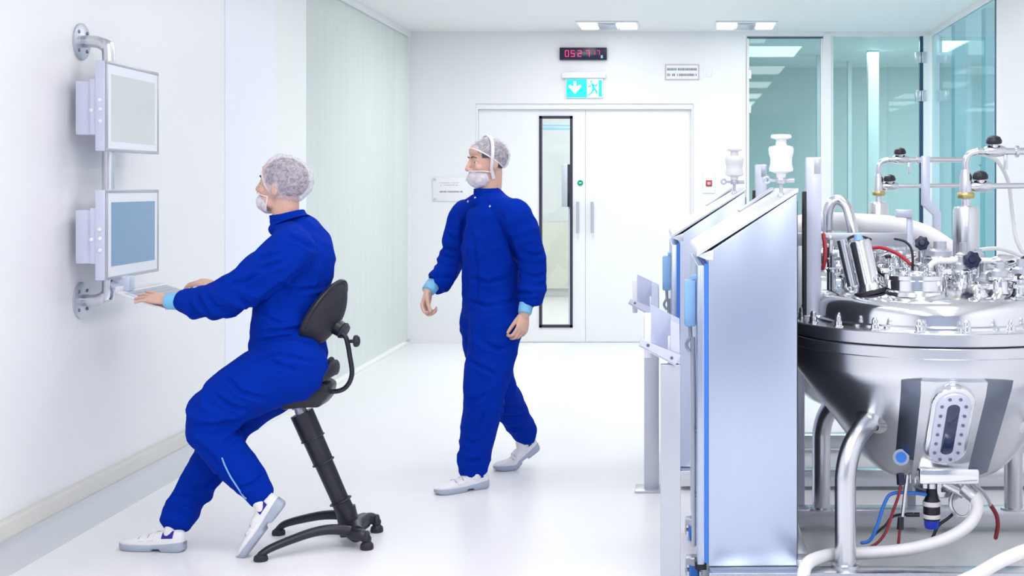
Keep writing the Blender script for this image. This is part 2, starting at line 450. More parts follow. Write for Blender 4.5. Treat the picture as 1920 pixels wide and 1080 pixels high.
def add_head(mb, M):
    R = M.to_3x3()
    def E(c, r, ang=0, ax='Y'): mb.ell(M @ V(c), r, R @ Matrix.Rotation(math.radians(ang), 3, ax), 28, 16)
    E((-.014, 0, .034), (.099, .077, .086)); E((.010, 0, -.005), (.083, .070, .085))
    E((.034, 0, -.050), (.057, .056, .066)); E((.038, 0, -.085), (.046, .046, .034), -12)
    E((.066, 0, -.106), (.023, .028, .019))                       # chin
    E((.030, .042, -.072), (.040, .016, .026), -25); E((.030, -.042, -.072), (.040, .016, .026), -25)
    E((.075, 0, .024), (.017, .050, .012))                        # brow
    E((.070, 0, .055), (.022, .052, .035))                        # forehead
    for s in (1, -1):
        E((.060, s * .042, -.030), (.024, .021, .021)); E((.098, s * .0115, -.041), (.011, .009, .008))
        E((-.008, s * .077, -.014), (.020, .008, .031), 12); E((-.012, s * .083, -.010), (.017, .006, .026), 12)
        E((.0745, s * .033, .0100), (.0125, .018, .0065)); E((.073, s * .033, -.0125), (.013, .017, .0055))
    P = lambda *c: M @ V(c)
    mb.tube([P(.082, 0, .022), P(.092, 0, .004), P(.102, 0, -.018), P(.111, 0, -.034)], [(.009, .010), (.008, .011), (.010, .012), (.012, .012)], 14, 6, R @ V((0, 1, 0)), True)
    E((.111, 0, -.037), (.011, .011, .010))
    E((.090, 0, -.070), (.010, .024, .007)); E((.088, 0, -.081), (.010, .021, .007))

def head_parts(body, M, net_lo, hairline, brow=True):
    R = M.to_3x3()
    for s in (1, -1):
        e = MB(); e.ell(M @ V((.0705, s * .033, -.001)), (.0125, .0125, .0125), R, 18, 12); e = e.build('eye', M_EYEW, body)
        q = MB(); q.ell(M @ V((.0815, s * .034, -.0015)), (.0022, .0062, .0060), R, 14, 8); q.build('iris', M_IRIS, e)
        b = MB(); b.tube([M @ V(c) for c in ((.093, s * .014, .0235), (.091, s * .032, .0285), (.078, s * .050, .0240))], [(.0035, .003), (.0045, .003), (.002, .002)], 8, 5, None, True)
        b.build('eyebrow', M_BROW, body)
    def shell(c, r, keep, dsp, seed, seg=72, rings=44):
        b = bmesh.new(); bmesh.ops.create_uvsphere(b, u_segments=seg, v_segments=rings, radius=1)
        for v in b.verts:
            q = V((v.co.x * r[0], v.co.y * r[1], v.co.z * r[2])) + V(c)
            v.co = q + v.co * dsp(q)
        bmesh.ops.delete(b, geom=[f for f in b.faces if not keep(f.calc_center_median())], context='FACES')
        for v in b.verts: v.co = M @ v.co
        m = MB(); m.bm.free(); m.bm = b; return m
    hk = lambda p: p.z > hairline(p)
    h = shell((-.014, 0, .034), (.1025, .0805, .0905), hk, lambda q: .003 * noise.noise(q * 60), 0)
    h.build('hair', M_HAIR, body, sharp=80)
    return shell

def hand(mb, wrist, fwd, up, side, curl=(30, 35, 40, 45), spread=5, thumb=(35, 18), size=1., bendx=8):
    """palm and five fingers; side=+1 left hand thumb towards -y ... thumb lies at y = -side"""
    M = basis(wrist, fwd, up); R = M.to_3x3(); k = size
    T = lambda c: M @ (V(c) * k)
    S = R @ V((0, 1, 0))
    mb.tube([T((-.03, 0, 0)), T((.0, 0, 0)), T((.03, 0, 0)), (T((.06, 0, .001))), T((.090, 0, 0))],
            [(.026 * k, .019 * k), (.027 * k, .018 * k), (.036 * k, .017 * k), (.041 * k, .0155 * k), (.040 * k, .012 * k)], 20, 5, S, True)
    L = [(.042, .026, .020), (.047, .030, .022), (.043, .028, .021), (.033, .021, .018)]
    for i in range(4):
        y = -side * (.031 - i * .0208)
        a = math.radians(-side * spread * (1.5 - i)); x = .088 - (.004 if i in (0, 2) else (0 if i == 1 else .012))
        p = V((x - .02, y * .95, 0)); c = 0; pts = [T(p), T((x, y, .001))]; q = V((x, y, .001))
        for j, ln in enumerate(L[i]):
            c += math.radians(curl[i] * (.7, 1.1, .8)[j])
            q = q + V((math.cos(c) * math.cos(a), math.cos(c) * math.sin(a), -math.sin(c))) * ln
            pts.append(T(q))
        r = (.0088, .0090, .0088, .0076)[i] * k
        mb.tube(pts, [r * 1.05, r * 1.1, r, r * .92, r * .80], 12, 5, None, True)
    ta, tb = map(math.radians, thumb)
    q = V((.018, -side * .020, -.006)); d = V((math.cos(ta), -side * math.sin(ta), -math.sin(tb)))
    q1 = q + d * .038; d2 = V((math.cos(ta * .6), -side * math.sin(ta * .6), -math.sin(tb * 1.3))); q2 = q1 + d2 * .032
    d3 = V((math.cos(ta * .3), -side * math.sin(ta * .3), -math.sin(tb * 1.6))); q3 = q2 + d3 * .026
    mb.tube([T(q), T(q1), T(q2), T(q3)], [.0145 * k, .0120 * k, .0102 * k, .0085 * k], 12, 5, None, True)

# shoe: stations along the foot (x from heel -.195 to toe .10; x = 0 is the ball of the foot)
ST = [(-.195, .030, .075, .014), (-.188, .026, .086, .026), (-.165, .022, .094, .034), (-.125, .02, .090, .036), (-.085, .02, .082, .037),
      (-.045, .02, .070, .041), (0, .02, .060, .047), (.04, .02, .052, .047), (.07, .021, .045, .041), (.09, .023, .037, .030), (.102, .026, .031, .013)]
def shoe_ring(x, lo=.0, seg=28, grow=0., a0=0., a1=360.):
    k = 0
    while k < len(ST) - 2 and ST[k + 1][0] < x: k += 1
    t = max(0, min(1, (x - ST[k][0]) / (ST[k + 1][0] - ST[k][0])))
    b, h, w = [ST[k][i] + (ST[k + 1][i] - ST[k][i]) * t for i in (1, 2, 3)]
    o = []
    for j in range(seg + (1 if a1 - a0 < 360 else 0)):
        a = math.radians(a0 + (a1 - a0) * j / seg)
        ca, sa = math.cos(a), math.sin(a)
        ex = .62
        y = math.copysign(abs(ca) ** ex, ca) * (w + grow); z = math.copysign(abs(sa) ** (.8 if sa > 0 else .3), sa)
        if sa > 0: y *= 1 - .30 * max(0, z) ** 2
        mid = .036
        z = mid + (z * (h - mid + grow) if z > 0 else z * (mid - b + grow))
        o.append(V((x, y, z)))
    return o
def make_shoe(body, M, bend, label=None):
    def Tf(p):
        p = V(p)
        if bend and p.x < 0:
            a = math.radians(bend) * min(1, -p.x / .045)
            # roll the rear of the foot up about the ball
            c, s = math.cos(a), math.sin(a)
            p = V((p.x * c + (p.z - .0) * s * .9, p.y, -p.x * s + p.z * c))
        return M @ p
    xs = [ST[0][0] + (ST[-1][0] - ST[0][0]) * i / 36 for i in range(37)]
    up = MB().loft([[Tf(p) for p in shoe_ring(x)] for x in xs]).build('shoe', M_SHOE, body, sharp=70, label=label)
    rings = []
    for x in xs:
        k = 0
        while k < len(ST) - 2 and ST[k + 1][0] < x: k += 1
        t = (x - ST[k][0]) / (ST[k + 1][0] - ST[k][0]); w = ST[k][3] + (ST[k + 1][3] - ST[k][3]) * t + .0035
        hl = .028 + .016 * max(0, (-.05 - x) / .145)
        low = 0. + (.012 if -.10 < x < -.055 else 0) + (.010 * ((x - .06) / .04) ** 2 if x > .06 else 0) + (.008 * ((-.17 - x) / .025) ** 2 if x < -.17 else 0)
        w2 = w - .006
        prof = [(-w2, low), (w2, low), (w, low + .006), (w, hl - .004), (w - .003, hl), (-w + .003, hl), (-w, hl - .004), (-w, low + .006)]
        rings.append([Tf((x, y, z)) for y, z in prof])
    MB().loft(rings).build('sole', M_SOLE, up, sharp=50)
    def band(x0, x1, a0, a1, grow, name, m):
        rr = []
        for i in range(7):
            x = x0 + (x1 - x0) * i / 6
            o = shoe_ring(x, grow=grow, seg=14, a0=a0, a1=a1); q = shoe_ring(x, grow=-.003, seg=14, a0=a0, a1=a1)
            rr.append([Tf(p) for p in o] + [Tf(p) for p in reversed(q)])
        MB().loft(rr).build(name, m, up, sharp=50)
    for x0 in (-.070, -.030): band(x0, x0 + .026, 15, 165, .003, 'strap', M_SHOE)
    for x0 in (-.0425, -.0025):
        for a0 in (40, 108): band(x0, x0 + .004, a0, a0 + 32, .0022, 'seam', M_STITCH)
    for a0, a1 in ((20, 62), (118, 160)): band(-.155, -.105, a0, a1, .0020, 'collar_patch', M_DBLUE)
    return up

def creases(lines, A=.0075, wd=3.6):
    """pressed folds along drawn lines: a groove with a soft roll either side, on the near side of the garment"""
    def f(co, n):
        if n.y > .25: return 0.
        s = F / co.y; x = 1280 + co.x * s; y = 350 - (co.z - EYE) * s; t = 0.
        for L in lines:
            best = 1e9; m = len(L) - 1
            for i in range(m):
                ax, ay = L[i]; bx, by = L[i + 1]; dx, dy = bx - ax, by - ay
                if x < min(ax, bx) - 16 or x > max(ax, bx) + 16 or y < min(ay, by) - 16 or y > max(ay, by) + 16: continue
                u = max(0., min(1., ((x - ax) * dx + (y - ay) * dy) / (dx * dx + dy * dy)))
                d = math.hypot(x - ax - u * dx, y - ay - u * dy)
                if d < best: best = d; q = (i + u) / m
            if best < 16:
                e = min(1., q * 4 + .15, (1 - q) * 4 + .15)
                t += e * A * (-math.exp(-(best / wd) ** 2) + .75 * math.exp(-((best - 2.3 * wd) / (1.3 * wd)) ** 2))
        return t
    return f
def wrinkle(seed, amp, zones, lines=()):
    cf = creases(lines)
    off = V((seed * 3.1, seed * 1.7, seed * 5.3))
    def f(co, n):
        p = co + off
        w = noise.noise_vector(p * 3.5) * .9
        a = 1 - abs(noise.noise(V((p.x * 7.5 + p.z * 3.5, p.y * 7.5, p.z * 8.5 - p.x * 3)) + w)) * 2.6
        b = noise.noise(V((p.x * 17 - p.z * 8, p.y * 17, p.z * 20 + p.x * 8)) + w * 1.5)
        k = .55
        for c, r, g in zones:
            k += g * max(0, 1 - (co - c).length / r)
        return amp * k * (max(a, -.3) * .8 + b * .35 - .3) + cf(co, n)
    return f

def person(name, label, J, head_M, hands, hem, yawz, zones, seed, neck_r=.056):
    """J: dict of world joints.  Body = root mesh; clothes are its children"""
    b = MB(); S = J['side']                    # unit vector to the person's left
    # continuous body
    add_head(b, head_M)
    b.tube([head_M @ V((-.022, 0, -.045)), (head_M @ V((-.028, 0, -.11))).lerp(J['neck'], .45), J['neck'], J['neck'] + (J['chest'] - J['neck']) * .25],
           [(.058, .060), (neck_r, neck_r + .002), (.058, .057), (.062, .058)], 24, 5, S, True)
    b.tube([J['neck'] + (J['chest'] - J['neck']) * .15, J['chest'], J['waist'], J['pelvis']], [(.062, .055), (.140, .090), (.13, .09), (.145, .10)], 24, 6, S, True)
    for s in ('l', 'r'):
        b.tube([J['sh' + s], J['el' + s], J['wr' + s]], [.045, .038, .027], 16, 8, None, True)
        b.tube([J['neck'].lerp(J['chest'], .3), J['sh' + s]], [.042, .045], 16, 6, None, True)
        b.tube([J['hip' + s], J['kn' + s], J['an' + s]], [.064, .042, .030], 16, 8, None, True)
    for hd in hands: hand(b, *hd[0], **hd[1])
    me = voxel(b, .0036, 2, name)
    body = link_mesh(name, me, M_SKIN, None, label, 'person')
    # coverall
    c = MB()
    n = J['neck']; ch = J['chest']; wa = J['waist']; pe = J['pelvis']
    c.tube(J['torso_pts'], J['torso_r'], 36, 8, S, True, .25)
    for s in ('l', 'r'):
        c.ell(J['sh' + s], (.078, .078, .082))
        c.tube([n.lerp(ch, .28), n.lerp(ch, .30).lerp(J['sh' + s], .6), J['sh' + s]], [.070, .074, .072], 22, 6, None, True)
        c.tube(J['sleeve' + s], J['sleeve_r' + s], 24, 6, None, True)
        c.tube(J['leg' + s], J['leg_r' + s], 28, 7, None, True)
    for ec, er in J['neckbase']: c.ell(ec, er)
    me = voxel(c, .0052, 5, 'coverall', wrinkle(seed, .0125, zones, J['creases']))
    link_mesh('coverall', me, M_CLOTH, body)
    # knitted cuffs and collar
    for s in ('l', 'r'):
        d = (J['wr' + s] - J['el' + s]).normalized()
        q = J['cuff' + s]
        cu = MB(); cu.tube([q - d * .035, q, q + d * .022, q + d * .026], [(.041, .037), (.040, .036), (.037, .033), (.029, .026)], 24, 4, None)
        cu.build('cuff', M_CUFF, body)
    return body

# ---- the seated person (facing the wall, away to the left) ----
FW = V((-.93, .36, 0)).normalized(); LF = V((-FW.y, FW.x, 0))   # left hand side = towards the camera
J = {}
J['side'] = LF
J['pelvis'] = W(556, 672, 5.80); J['waist'] = W(545, 590, 5.80); J['chest'] = W(556, 490, 5.81)
J['neck'] = W(539, 412, 5.80)
J['shl'] = W(546, 462, 5.63); J['shr'] = W(548, 458, 6.00)
J['ell'] = W(432, 560, 5.62); J['elr'] = W(470, 548, 6.02)
J['wrl'] = W(312, 563, 5.72); J['wrr'] = W(408, 537, 6.10)
J['cuffl'] = W(324, 565, 5.71); J['cuffr'] = W(416, 538, 6.09)
J['hipl'] = W(552, 688, 5.70); J['hipr'] = W(556, 686, 5.90)
J['knl'] = W(392, 790, 5.62); J['knr'] = W(430, 802, 5.84)
J['anl'] = W(497, 940, 5.62); J['anr'] = W(333, 985, 5.76)
J['torso_pts'] = [W(552, 705, 5.80), W(543, 668, 5.80), W(541, 610, 5.80), W(548, 545, 5.80), W(562, 480, 5.81), W(556, 440, 5.81), W(543, 417, 5.80)]
J['torso_r'] = [(.15, .13), (.185, .150), (.165, .142), (.17, .145), (.175, .138), (.140, .102), (.082, .074)]
J['neckbase'] = [(W(543, 429, 5.80), (.088, .090, .050))]
J['sleevel'] = [W(548, 466, 5.63), W(500, 508, 5.61), W(445, 545, 5.615), W(415, 562, 5.635), W(372, 568, 5.67), W(352, 567, 5.69)]
J['sleeve_rl'] = [.098, .096, .088, .078, .066, .056]
J['sleever'] = [W(548, 464, 5.98), W(505, 510, 6.0), W(465, 545, 6.02), W(440, 542, 6.05), W(428, 540, 6.07)]
J['sleeve_rr'] = [.085, .08, .072, .062, .048]
J['legl'] = [W(548, 690, 5.69), W(480, 718, 5.66), W(420, 757, 5.63), W(394, 795, 5.62), W(422, 845, 5.62), W(458, 890, 5.62), W(484, 922, 5.62)]
J['leg_rl'] = [.150, .132, .115, .104, .088, .078, .062]
J['legr'] = [W(553, 690, 5.89), W(500, 735, 5.87), W(440, 785, 5.85), W(415, 830, 5.83), W(388, 880, 5.80), W(354, 935, 5.77), W(336, 969, 5.72)]
J['leg_rr'] = [.135, .115, .100, .092, .082, .078, .074]
HM = basis(W(529, 348, 5.80), (-.93, .20, .17), (-.17, 0, 1))
tray_up = V((-.15, 0, 1)).normalized()
hl = dict(side=1, curl=(3, 5, 7, 9), spread=6, thumb=(38, 14))
hr = dict(side=-1, curl=(30, 34, 38, 42), spread=5, thumb=(30, 40))
zones = [(J['ell'], .20, .9), (J['wrl'] , .16, .6), (J['knl'], .22, .8), (W(375, 960, 5.78), .2, .9), (W(500, 610, 5.7), .25, .7), (W(520, 690, 5.7), .2, .5), (W(475, 915, 5.62), .12, .5)]
J['creases'] = [[(576, 493), (550, 518), (506, 550), (481, 569)], [(484, 486), (525, 474)], [(478, 505), (505, 500), (534, 490)], [(428, 533), (456, 529), (500, 506)],
    [(388, 552), (402, 575), (434, 586)], [(352, 565), (365, 588), (390, 597)], [(481, 622), (519, 622), (582, 613)], [(476, 642), (531, 632), (592, 640)],
    [(487, 578), (506, 597), (531, 610)], [(456, 678), (519, 663), (601, 682)], [(500, 676), (563, 697)], [(592, 557), (624, 549)], [(590, 570), (622, 562)],
    [(351, 800), (401, 797), (439, 793), (474, 775)], [(412, 836), (439, 815), (463, 790)], [(351, 817), (389, 846), (420, 884)], [(348, 918), (389, 910), (414, 886)],
    [(310, 946), (332, 957), (360, 967)], [(335, 931), (372, 930)], [(439, 917), (471, 910), (498, 889)], [(420, 700), (450, 735), (505, 750)], [(395, 735), (430, 760), (470, 770)],
    [(540, 445), (565, 452), (590, 470)], [(450, 560), (470, 575)], [(520, 530), (560, 545), (600, 540)], [(370, 552), (378, 570), (395, 582)]]
seated = person('person', 'person in blue coverall sitting on the black stool typing', J, HM,
    [((W(312, 563, 5.72), W(240, 549, 5.82) - W(312, 563, 5.72), V((.12, -.45, 1))), hl),
     ((W(408, 537, 6.10), W(345, 522, 6.12) - W(408, 537, 6.10), V((.1, -.3, 1))), hr)], None, 0, zones, 1.3)
# collar
def collar(body, c, d, r0, r1, side, h=.03):
    m = MB(); c = V(c); d = V(d).normalized()
    m.tube([c - d * h * .7, c, c + d * h, c + d * (h + .004), c + d * h, c], [(r0 * 1.12, r1 * 1.12), (r0, r1), (r0 * .97, r1 * .97), (r0 * .93, r1 * .93), (r0 * .88, r1 * .88), (r0 * .86, r1 * .86)], 30, 3, side)
    return m.build('collar', M_CLOTH, body)
collar(seated, W(541, 412, 5.80), V((-.34, .08, .94)), .078, .082, LF, .016)
shell = head_parts(seated, HM, 0, lambda p: (.050 if p.x > .045 else (-.02 if p.x > -.03 else -.075)))
def hair_net(body, M, shell, seed, line, puff, r, c, band):
    off = V((seed, seed * 2, 0))
    def dsp(q):
        p = q + off
        rg = 1 - abs(noise.noise(p * 24)) * 2
        return puff(q) + .003 * rg + .003 * noise.noise(p * 75)
    n = shell(c, r, lambda p: p.z > line(p), dsp, seed, 110, 70)
    o = n.build('hairnet', M_NET, body, sharp=180)
    pts = []
    for k in range(41):
        a = 2 * PI * k / 40; x = math.cos(a); y = math.sin(a)
        p = V((c[0] + x * r[0], c[1] + y * r[1], 0))
        for _ in range(12):
            z = line(p); t = max(0., 1 - ((z - c[2]) / r[2]) ** 2) ** .5
            p = V((c[0] + x * (r[0] + .003) * t, c[1] + y * (r[1] + .003) * t, z))
        pts.append(M @ p)
    b = MB(); b.tube(pts, .0038, 8, 3); b.build('elastic_band', M_BAND, o)
    return o
def line1(p):
    T_ = [(-.2, -.104), (-.05, -.098), (-.02, -.085), (.018, -.030), (.055, .022), (.082, .062), (.2, .085)]
    for (a, za), (b_, zb_) in zip(T_, T_[1:]):
        if p.x <= b_: return za + (zb_ - za) * (p.x - a) / (b_ - a)
    return .085
hair_net(seated, HM, shell, 4.2, line1, lambda q: .012 * max(0, 1 - (q - V((.03, 0, .12))).length / .06) + .004, (.113, .090, .098), (-.018, 0, .030), True)
def mask(body, M, c, r, keep, straps, seed):
    b = bmesh.new(); bmesh.ops.create_uvsphere(b, u_segments=72, v_segments=44, radius=1)
    for v in b.verts:
        q = V((v.co.x * r[0], v.co.y * r[1], v.co.z * r[2])) + V(c)
        v.co = q + v.co * .0025 * noise.noise(q * 50 + V((seed, 0, 0)))
    bmesh.ops.delete(b, geom=[f for f in b.faces if not keep(f.calc_center_median())], context='FACES')
    for v in b.verts: v.co = M @ v.co
    m = MB(); m.bm.free(); m.bm = b; o = m.build('face_mask', M_MASK, body, sharp=180)
    for pts, rad in straps:
        t = MB(); t.tube([M @ V(p) for p in pts], rad, 8, 6, M.to_3x3() @ V((1, 0, 0)), True); t.build('mask_strap', M_BAND, o)
mask(seated, HM, (.046, 0, -.084), (.058, .057, .048), lambda p: p.z < -.050 and p.x > .030, [
    ([(.030, s * .057, -.052), (.055, s * .056, -.050), (.085, s * .043, -.049), (.104, s * .018, -.048), (.108, 0, -.048)], (.003, .002)) for s in (1, -1)] +
    [([(.030, s * .057, -.052), (.030, s * .057, -.085), (.034, s * .050, -.115)], (.003, .002)) for s in (1, -1)], 2)
# shoes of the seated person
for s, ank, M, bend in (('r', None, None, 0), ('l', None, None, 0)):
    if s == 'r':
        # flat on the floor, toe to the left
        ball = V((W(268, 1030, 5.70).x, 5.70, 0)); M = basis(ball, (-.985, .17, 0), (0, 0, 1)); bend = 0
        sh = make_shoe(seated, M, bend); top = M @ V((-.135, 0, .07)); an = J['anr']
        sk = MB(); sk.tube([M @ V((-.118, 0, .05)), M @ V((-.128, 0, .09)), J['legr'][-1] + V((0, 0, .05))], [(.029, .026), (.027, .025), (.03, .03)], 20, 5, None, True); sk.build('sock', M_SOCK, seated)
    else:
        toe = W(484, 1018, 5.60)
        ball = V((toe.x, 5.60, .062)); f = V((-.60, -.03, -.80)); M = basis(ball, f, (-.80, -.05, .60))
        sh = make_shoe(seated, M, 0)
        sk = MB(); sk.tube([M @ V((-.118, 0, .055)), M @ V((-.135, 0, .095)), J['legl'][-1] + V((0, 0, .0))], [(.034, .030), (.032, .030), (.040, .038)], 20, 5, None, True); sk.build('sock', M_SOCK, seated)
# zip on the near trouser leg
from mathutils.bvhtree import BVHTree
def on_cloth(body, px, py, lift=.004):
    o = [x for x in bpy.data.objects if x.parent == body and x.name.startswith('coverall')][0]; Mw = world_of(o)
    t_ = BVHTree.FromPolygons([Mw @ v.co for v in o.data.vertices], [p.vertices for p in o.data.polygons])
    e = V((0, 0, EYE)); d = (W(px, py, 6) - e).normalized(); h = t_.ray_cast(e, d)
    return h[0] + h[1] * (lift if h[1].dot(d) < 0 else -lift) if h[0] else W(px, py, 5.6)
zp = [on_cloth(seated, *q) for q in ((416, 858), (421, 870), (427, 882), (434, 895), (442, 907), (450, 919), (458, 930), (463, 934))]
z = MB(); z.tube(zp, (.004, .0035), 8, 6); z = z.build('trouser_zip', M_ZIP, seated)

# ---- the walking person ----
FW2 = V((-.80, -.60, 0)); LF2 = V((.60, -.80, 0))
K = {}
K['side'] = LF2
K['pelvis'] = W(922, 590, 7.0); K['waist'] = W(920, 520, 7.0); K['chest'] = W(922, 430, 7.0); K['neck'] = W(916, 358, 7.0)
K['shl'] = W(965, 402, 6.85); K['shr'] = W(872, 402, 7.15)
K['ell'] = W(1000, 505, 6.93); K['elr'] = W(846, 490, 7.16)
K['wrl'] = W(983, 590, 6.83); K['wrr'] = W(803, 545, 7.0)
K['cuffl'] = W(985, 580, 6.84); K['cuffr'] = W(807, 540, 7.01)
K['hipl'] = W(935, 592, 6.92); K['hipr'] = W(905, 592, 7.08)
K['knl'] = W(905, 738, 6.83); K['knr'] = W(941, 738, 7.14)
K['anl'] = W(888, 876, 6.86); K['anr'] = W(990, 826, 7.40)
K['torso_pts'] = [W(922, 625, 7.0), W(921, 585, 7.0), W(919, 520, 7.0), W(919, 460, 7.0), W(921, 405, 7.0), W(919, 380, 7.0), W(915, 364, 7.0)]
K['torso_r'] = [(.155, .13), (.178, .142), (.168, .138), (.175, .140), (.165, .118), (.118, .088), (.078, .072)]
K['neckbase'] = [(W(917, 377, 7.0), (.098, .094, .046))]
K['sleevel'] = [W(968, 405, 6.85), W(984, 440, 6.86), W(998, 490, 6.90), W(1000, 525, 6.90), W(994, 555, 6.87), W(991, 561, 6.86)]
K['sleeve_rl'] = [.084, .080, .072, .070, .070, .058]
K['sleever'] = [W(868, 405, 7.15), W(857, 445, 7.15), W(846, 488, 7.15), W(834, 515, 7.09), W(822, 530, 7.04), W(821, 531, 7.04)]
K['sleeve_rr'] = [.078, .072, .066, .066, .066, .052]
K['legl'] = [W(930, 600, 6.94), W(922, 660, 6.90), W(910, 720, 6.84), W(905, 760, 6.83), W(895, 820, 6.85), W(886, 872, 6.86)]
K['leg_rl'] = [.148, .130, .112, .104, .090, .082]
K['legr'] = [W(908, 600, 7.06), W(914, 660, 7.07), W(933, 722, 7.10), W(950, 755, 7.18), W(970, 788, 7.28), W(984, 812, 7.36)]
K['leg_rr'] = [.135, .115, .098, .088, .078, .070]
HM2 = basis(W(913, 304, 6.99), (-.86, -.50, -.02), (0, 0, 1))
zones = [(K['ell'], .18, .8), (K['elr'], .18, .8), (K['wrl'], .16, .8), (K['wrr'], .16, .8), (K['knl'], .2, .5), (K['knr'], .2, .6), (K['anl'], .15, .6), (W(920, 610, 6.85), .15, .3)]
dl = W(976, 635, 6.78) - W(985, 588, 6.83); dr = W(792, 592, 6.97) - W(803, 545, 7.0)
K['creases'] = [[(825, 463), (858, 474)], [(813, 492), (852, 503)], [(797, 528), (825, 517), (852, 523)], [(953, 438), (965, 483), (984, 497)], [(965, 548), (1020, 553)],
    [(978, 562), (1017, 561)], [(877, 590), (880, 660)], [(931, 703), (905, 690), (877, 676)], [(911, 768), (903, 789), (886, 811)], [(873, 748), (898, 750), (912, 736)],
    [(866, 822), (885, 831), (905, 826)], [(932, 765), (957, 761), (978, 767)], [(938, 778), (964, 783), (984, 780)], [(962, 800), (985, 805)], [(872, 400), (866, 440), (872, 480)],
    [(940, 400), (950, 440)], [(880, 520), (915, 530), (960, 520)], [(870, 560), (910, 575), (965, 566)], [(975, 470), (1000, 480), (1022, 474)], [(985, 515), (1005, 520), (1024, 514)],
    [(885, 430), (895, 520), (893, 575)], [(900, 640), (935, 655), (965, 645)], [(868, 860), (890, 866), (908, 860)], [(838, 440), (858, 452)]]
walker = person('person', 'person in blue coverall walking past the white double door', K, HM2,
    [((W(984, 588, 6.84), dl, V((.75, -.66, .1))), dict(side=1, curl=(42, 46, 50, 52), spread=3, thumb=(22, 22))),
     ((W(804, 545, 7.0), dr, V((-.86, .35, .1))), dict(side=-1, curl=(52, 55, 58, 60), spread=3, thumb=(18, 30)))], None, 0, zones, 5.1)
collar(walker, W(914, 361, 7.0), V((-.16, -.12, .98)), .072, .074, LF2, .016)
shell = head_parts(walker, HM2, 0, lambda p: (.066 if p.x > .050 else (.020 if p.x > .005 else -.060)))
line2 = lambda p: .070 - .64 * (.085 - p.x) if p.x > -.07 else -.0292
hair_net(walker, HM2, shell, 9.1, line2, lambda q: .002, (.109, .086, .095), (-.014, 0, .034), True)
mask(walker, HM2, (.044, 0, -.084), (.064, .064, .054), lambda p: p.z < -.047 and p.x > -.005, [
    ([(-.005, s * .061, -.056), (.030, s * .064, -.049), (.070, s * .056, -.047), (.098, s * .028, -.047), (.108, 0, -.047)], (.004, .0025)) for s in (1, -1)] +
    [([(-.012, s * .060, -.088), (.004, s * .076, -.040), (.008, s * .092, .0), (.006, s * .098, .04), (.0, s * .084, .095), (-.004, s * .042, .131), (-.004, 0, .141)], (.009, .0025)) for s in (1, -1)], 6)
for px, py in ((878, 378), (891, 371), (919, 387)):
    p = on_cloth(walker, px, py, .001); m = MB(); m.ell(p, (.006, .004, .006)); m.build('snap_button', M_SNAP, walker)
ball = V((W(850, 920, 6.76).x, 6.765, 0)); M = basis(ball, (-.80, -.60, 0), (0, 0, 1)); make_shoe(walker, M, 0)
sk = MB(); sk.tube([M @ V((-.118, 0, .06)), M @ V((-.125, 0, .11))], [(.042, .038), (.040, .036)], 18, 4, None, True); sk.build('sock', M_SOCK, walker)
ball = V((W(958, 880, 7.30).x, 7.32, 0)); M = basis(ball, (-.86, -.51, 0), (0, 0, 1)); make_shoe(walker, M, 30)
q = V((-.118, 0, .06)); a = math.radians(30)
Tq = lambda p: M @ V((p[0] * math.cos(a) + p[2] * math.sin(a) * .9, p[1], -p[0] * math.sin(a) + p[2] * math.cos(a)))
sk = MB(); sk.tube([Tq((-.115, 0, .06)), Tq((-.125, 0, .10)), K['legr'][-1]], [(.042, .038), (.040, .036), (.045, .045)], 18, 5, None, True); sk.build('sock', M_SOCK, walker)
# ------------------------------------------------------------------ sit-stand stool
st = thing('standing_stool', 'black sit-stand stool with tilted column and round backrest under the seated person', 'stool', (-1.46, 5.83, 0))
# foot: hub, two arched legs to the left, two short feet to the right
hub0 = V((-1.375, 5.70, .055)); hub1 = V((-1.405, 5.97, .055)); hc = V((-1.44, 5.83, .06))
b = MB(); b.tube([V((-1.40, 5.72, .06)), hc, V((-1.42, 5.95, .06))], [(.034, .036), (.045, .042), (.034, .036)], 16, 6)
b.cyl((-1.452, 5.83, .03), (-1.475, 5.83, .15), .046, .043); b.build('base_hub', M_BLACK, st)
for p0, p1, p2, foot in ((V((-1.405, 5.735, .062)), V((-1.56, 5.66, .085)), V((-1.715, 5.55, .045)), V((-1.748, 5.525, 0))),
                         (V((-1.425, 5.935, .062)), V((-1.60, 5.945, .085)), V((-1.77, 5.94, .048)), V((-1.80, 5.94, 0)))):
    l = MB(); l.tube([p0, p0.lerp(p1, .5) + V((0, 0, .012)), p1, p1.lerp(p2, .55) + V((0, 0, .004)), p2, foot + V((0, 0, .026))], [(.026, .022), (.024, .022), (.022, .020), (.021, .018), (.021, .016), (.018, .014)], 14, 5, None, True)
    l = l.build('leg', M_BLACK, st)
    f = MB(); f.lathe([(0, 0), (.028, 0), (.030, .006), (.028, .018), (.016, .028), (0, .030)], foot, seg=24); f.build('foot_pad', M_BLACKR, l)
for c in ((-1.362, 5.70), (-1.385, 5.985)):
    l = MB(); l.tube([V((-1.42, c[1] + (.02 if c[1] < 5.8 else -.02), .062)), V((c[0] - .01, c[1], .06)), V((c[0] + .012, c[1], .045))], [.026, .026, .02], 14, 5, None, True)
    l = l.build('leg', M_BLACK, st)
    f = MB(); f.lathe([(0, 0), (.026, 0), (.029, .006), (.027, .022), (.016, .034), (0, .036)], (c[0] + .012, c[1], 0), seg=24)
    f.torus((c[0] + .012, c[1], .052), .018, .010, (1, 0, 0), 20, 8); f.build('foot_pad', M_BLACKR, l)
ct = W(563, 768, 5.80); cb_ = V((-1.462, 5.83, .10)); dd = ct - cb_
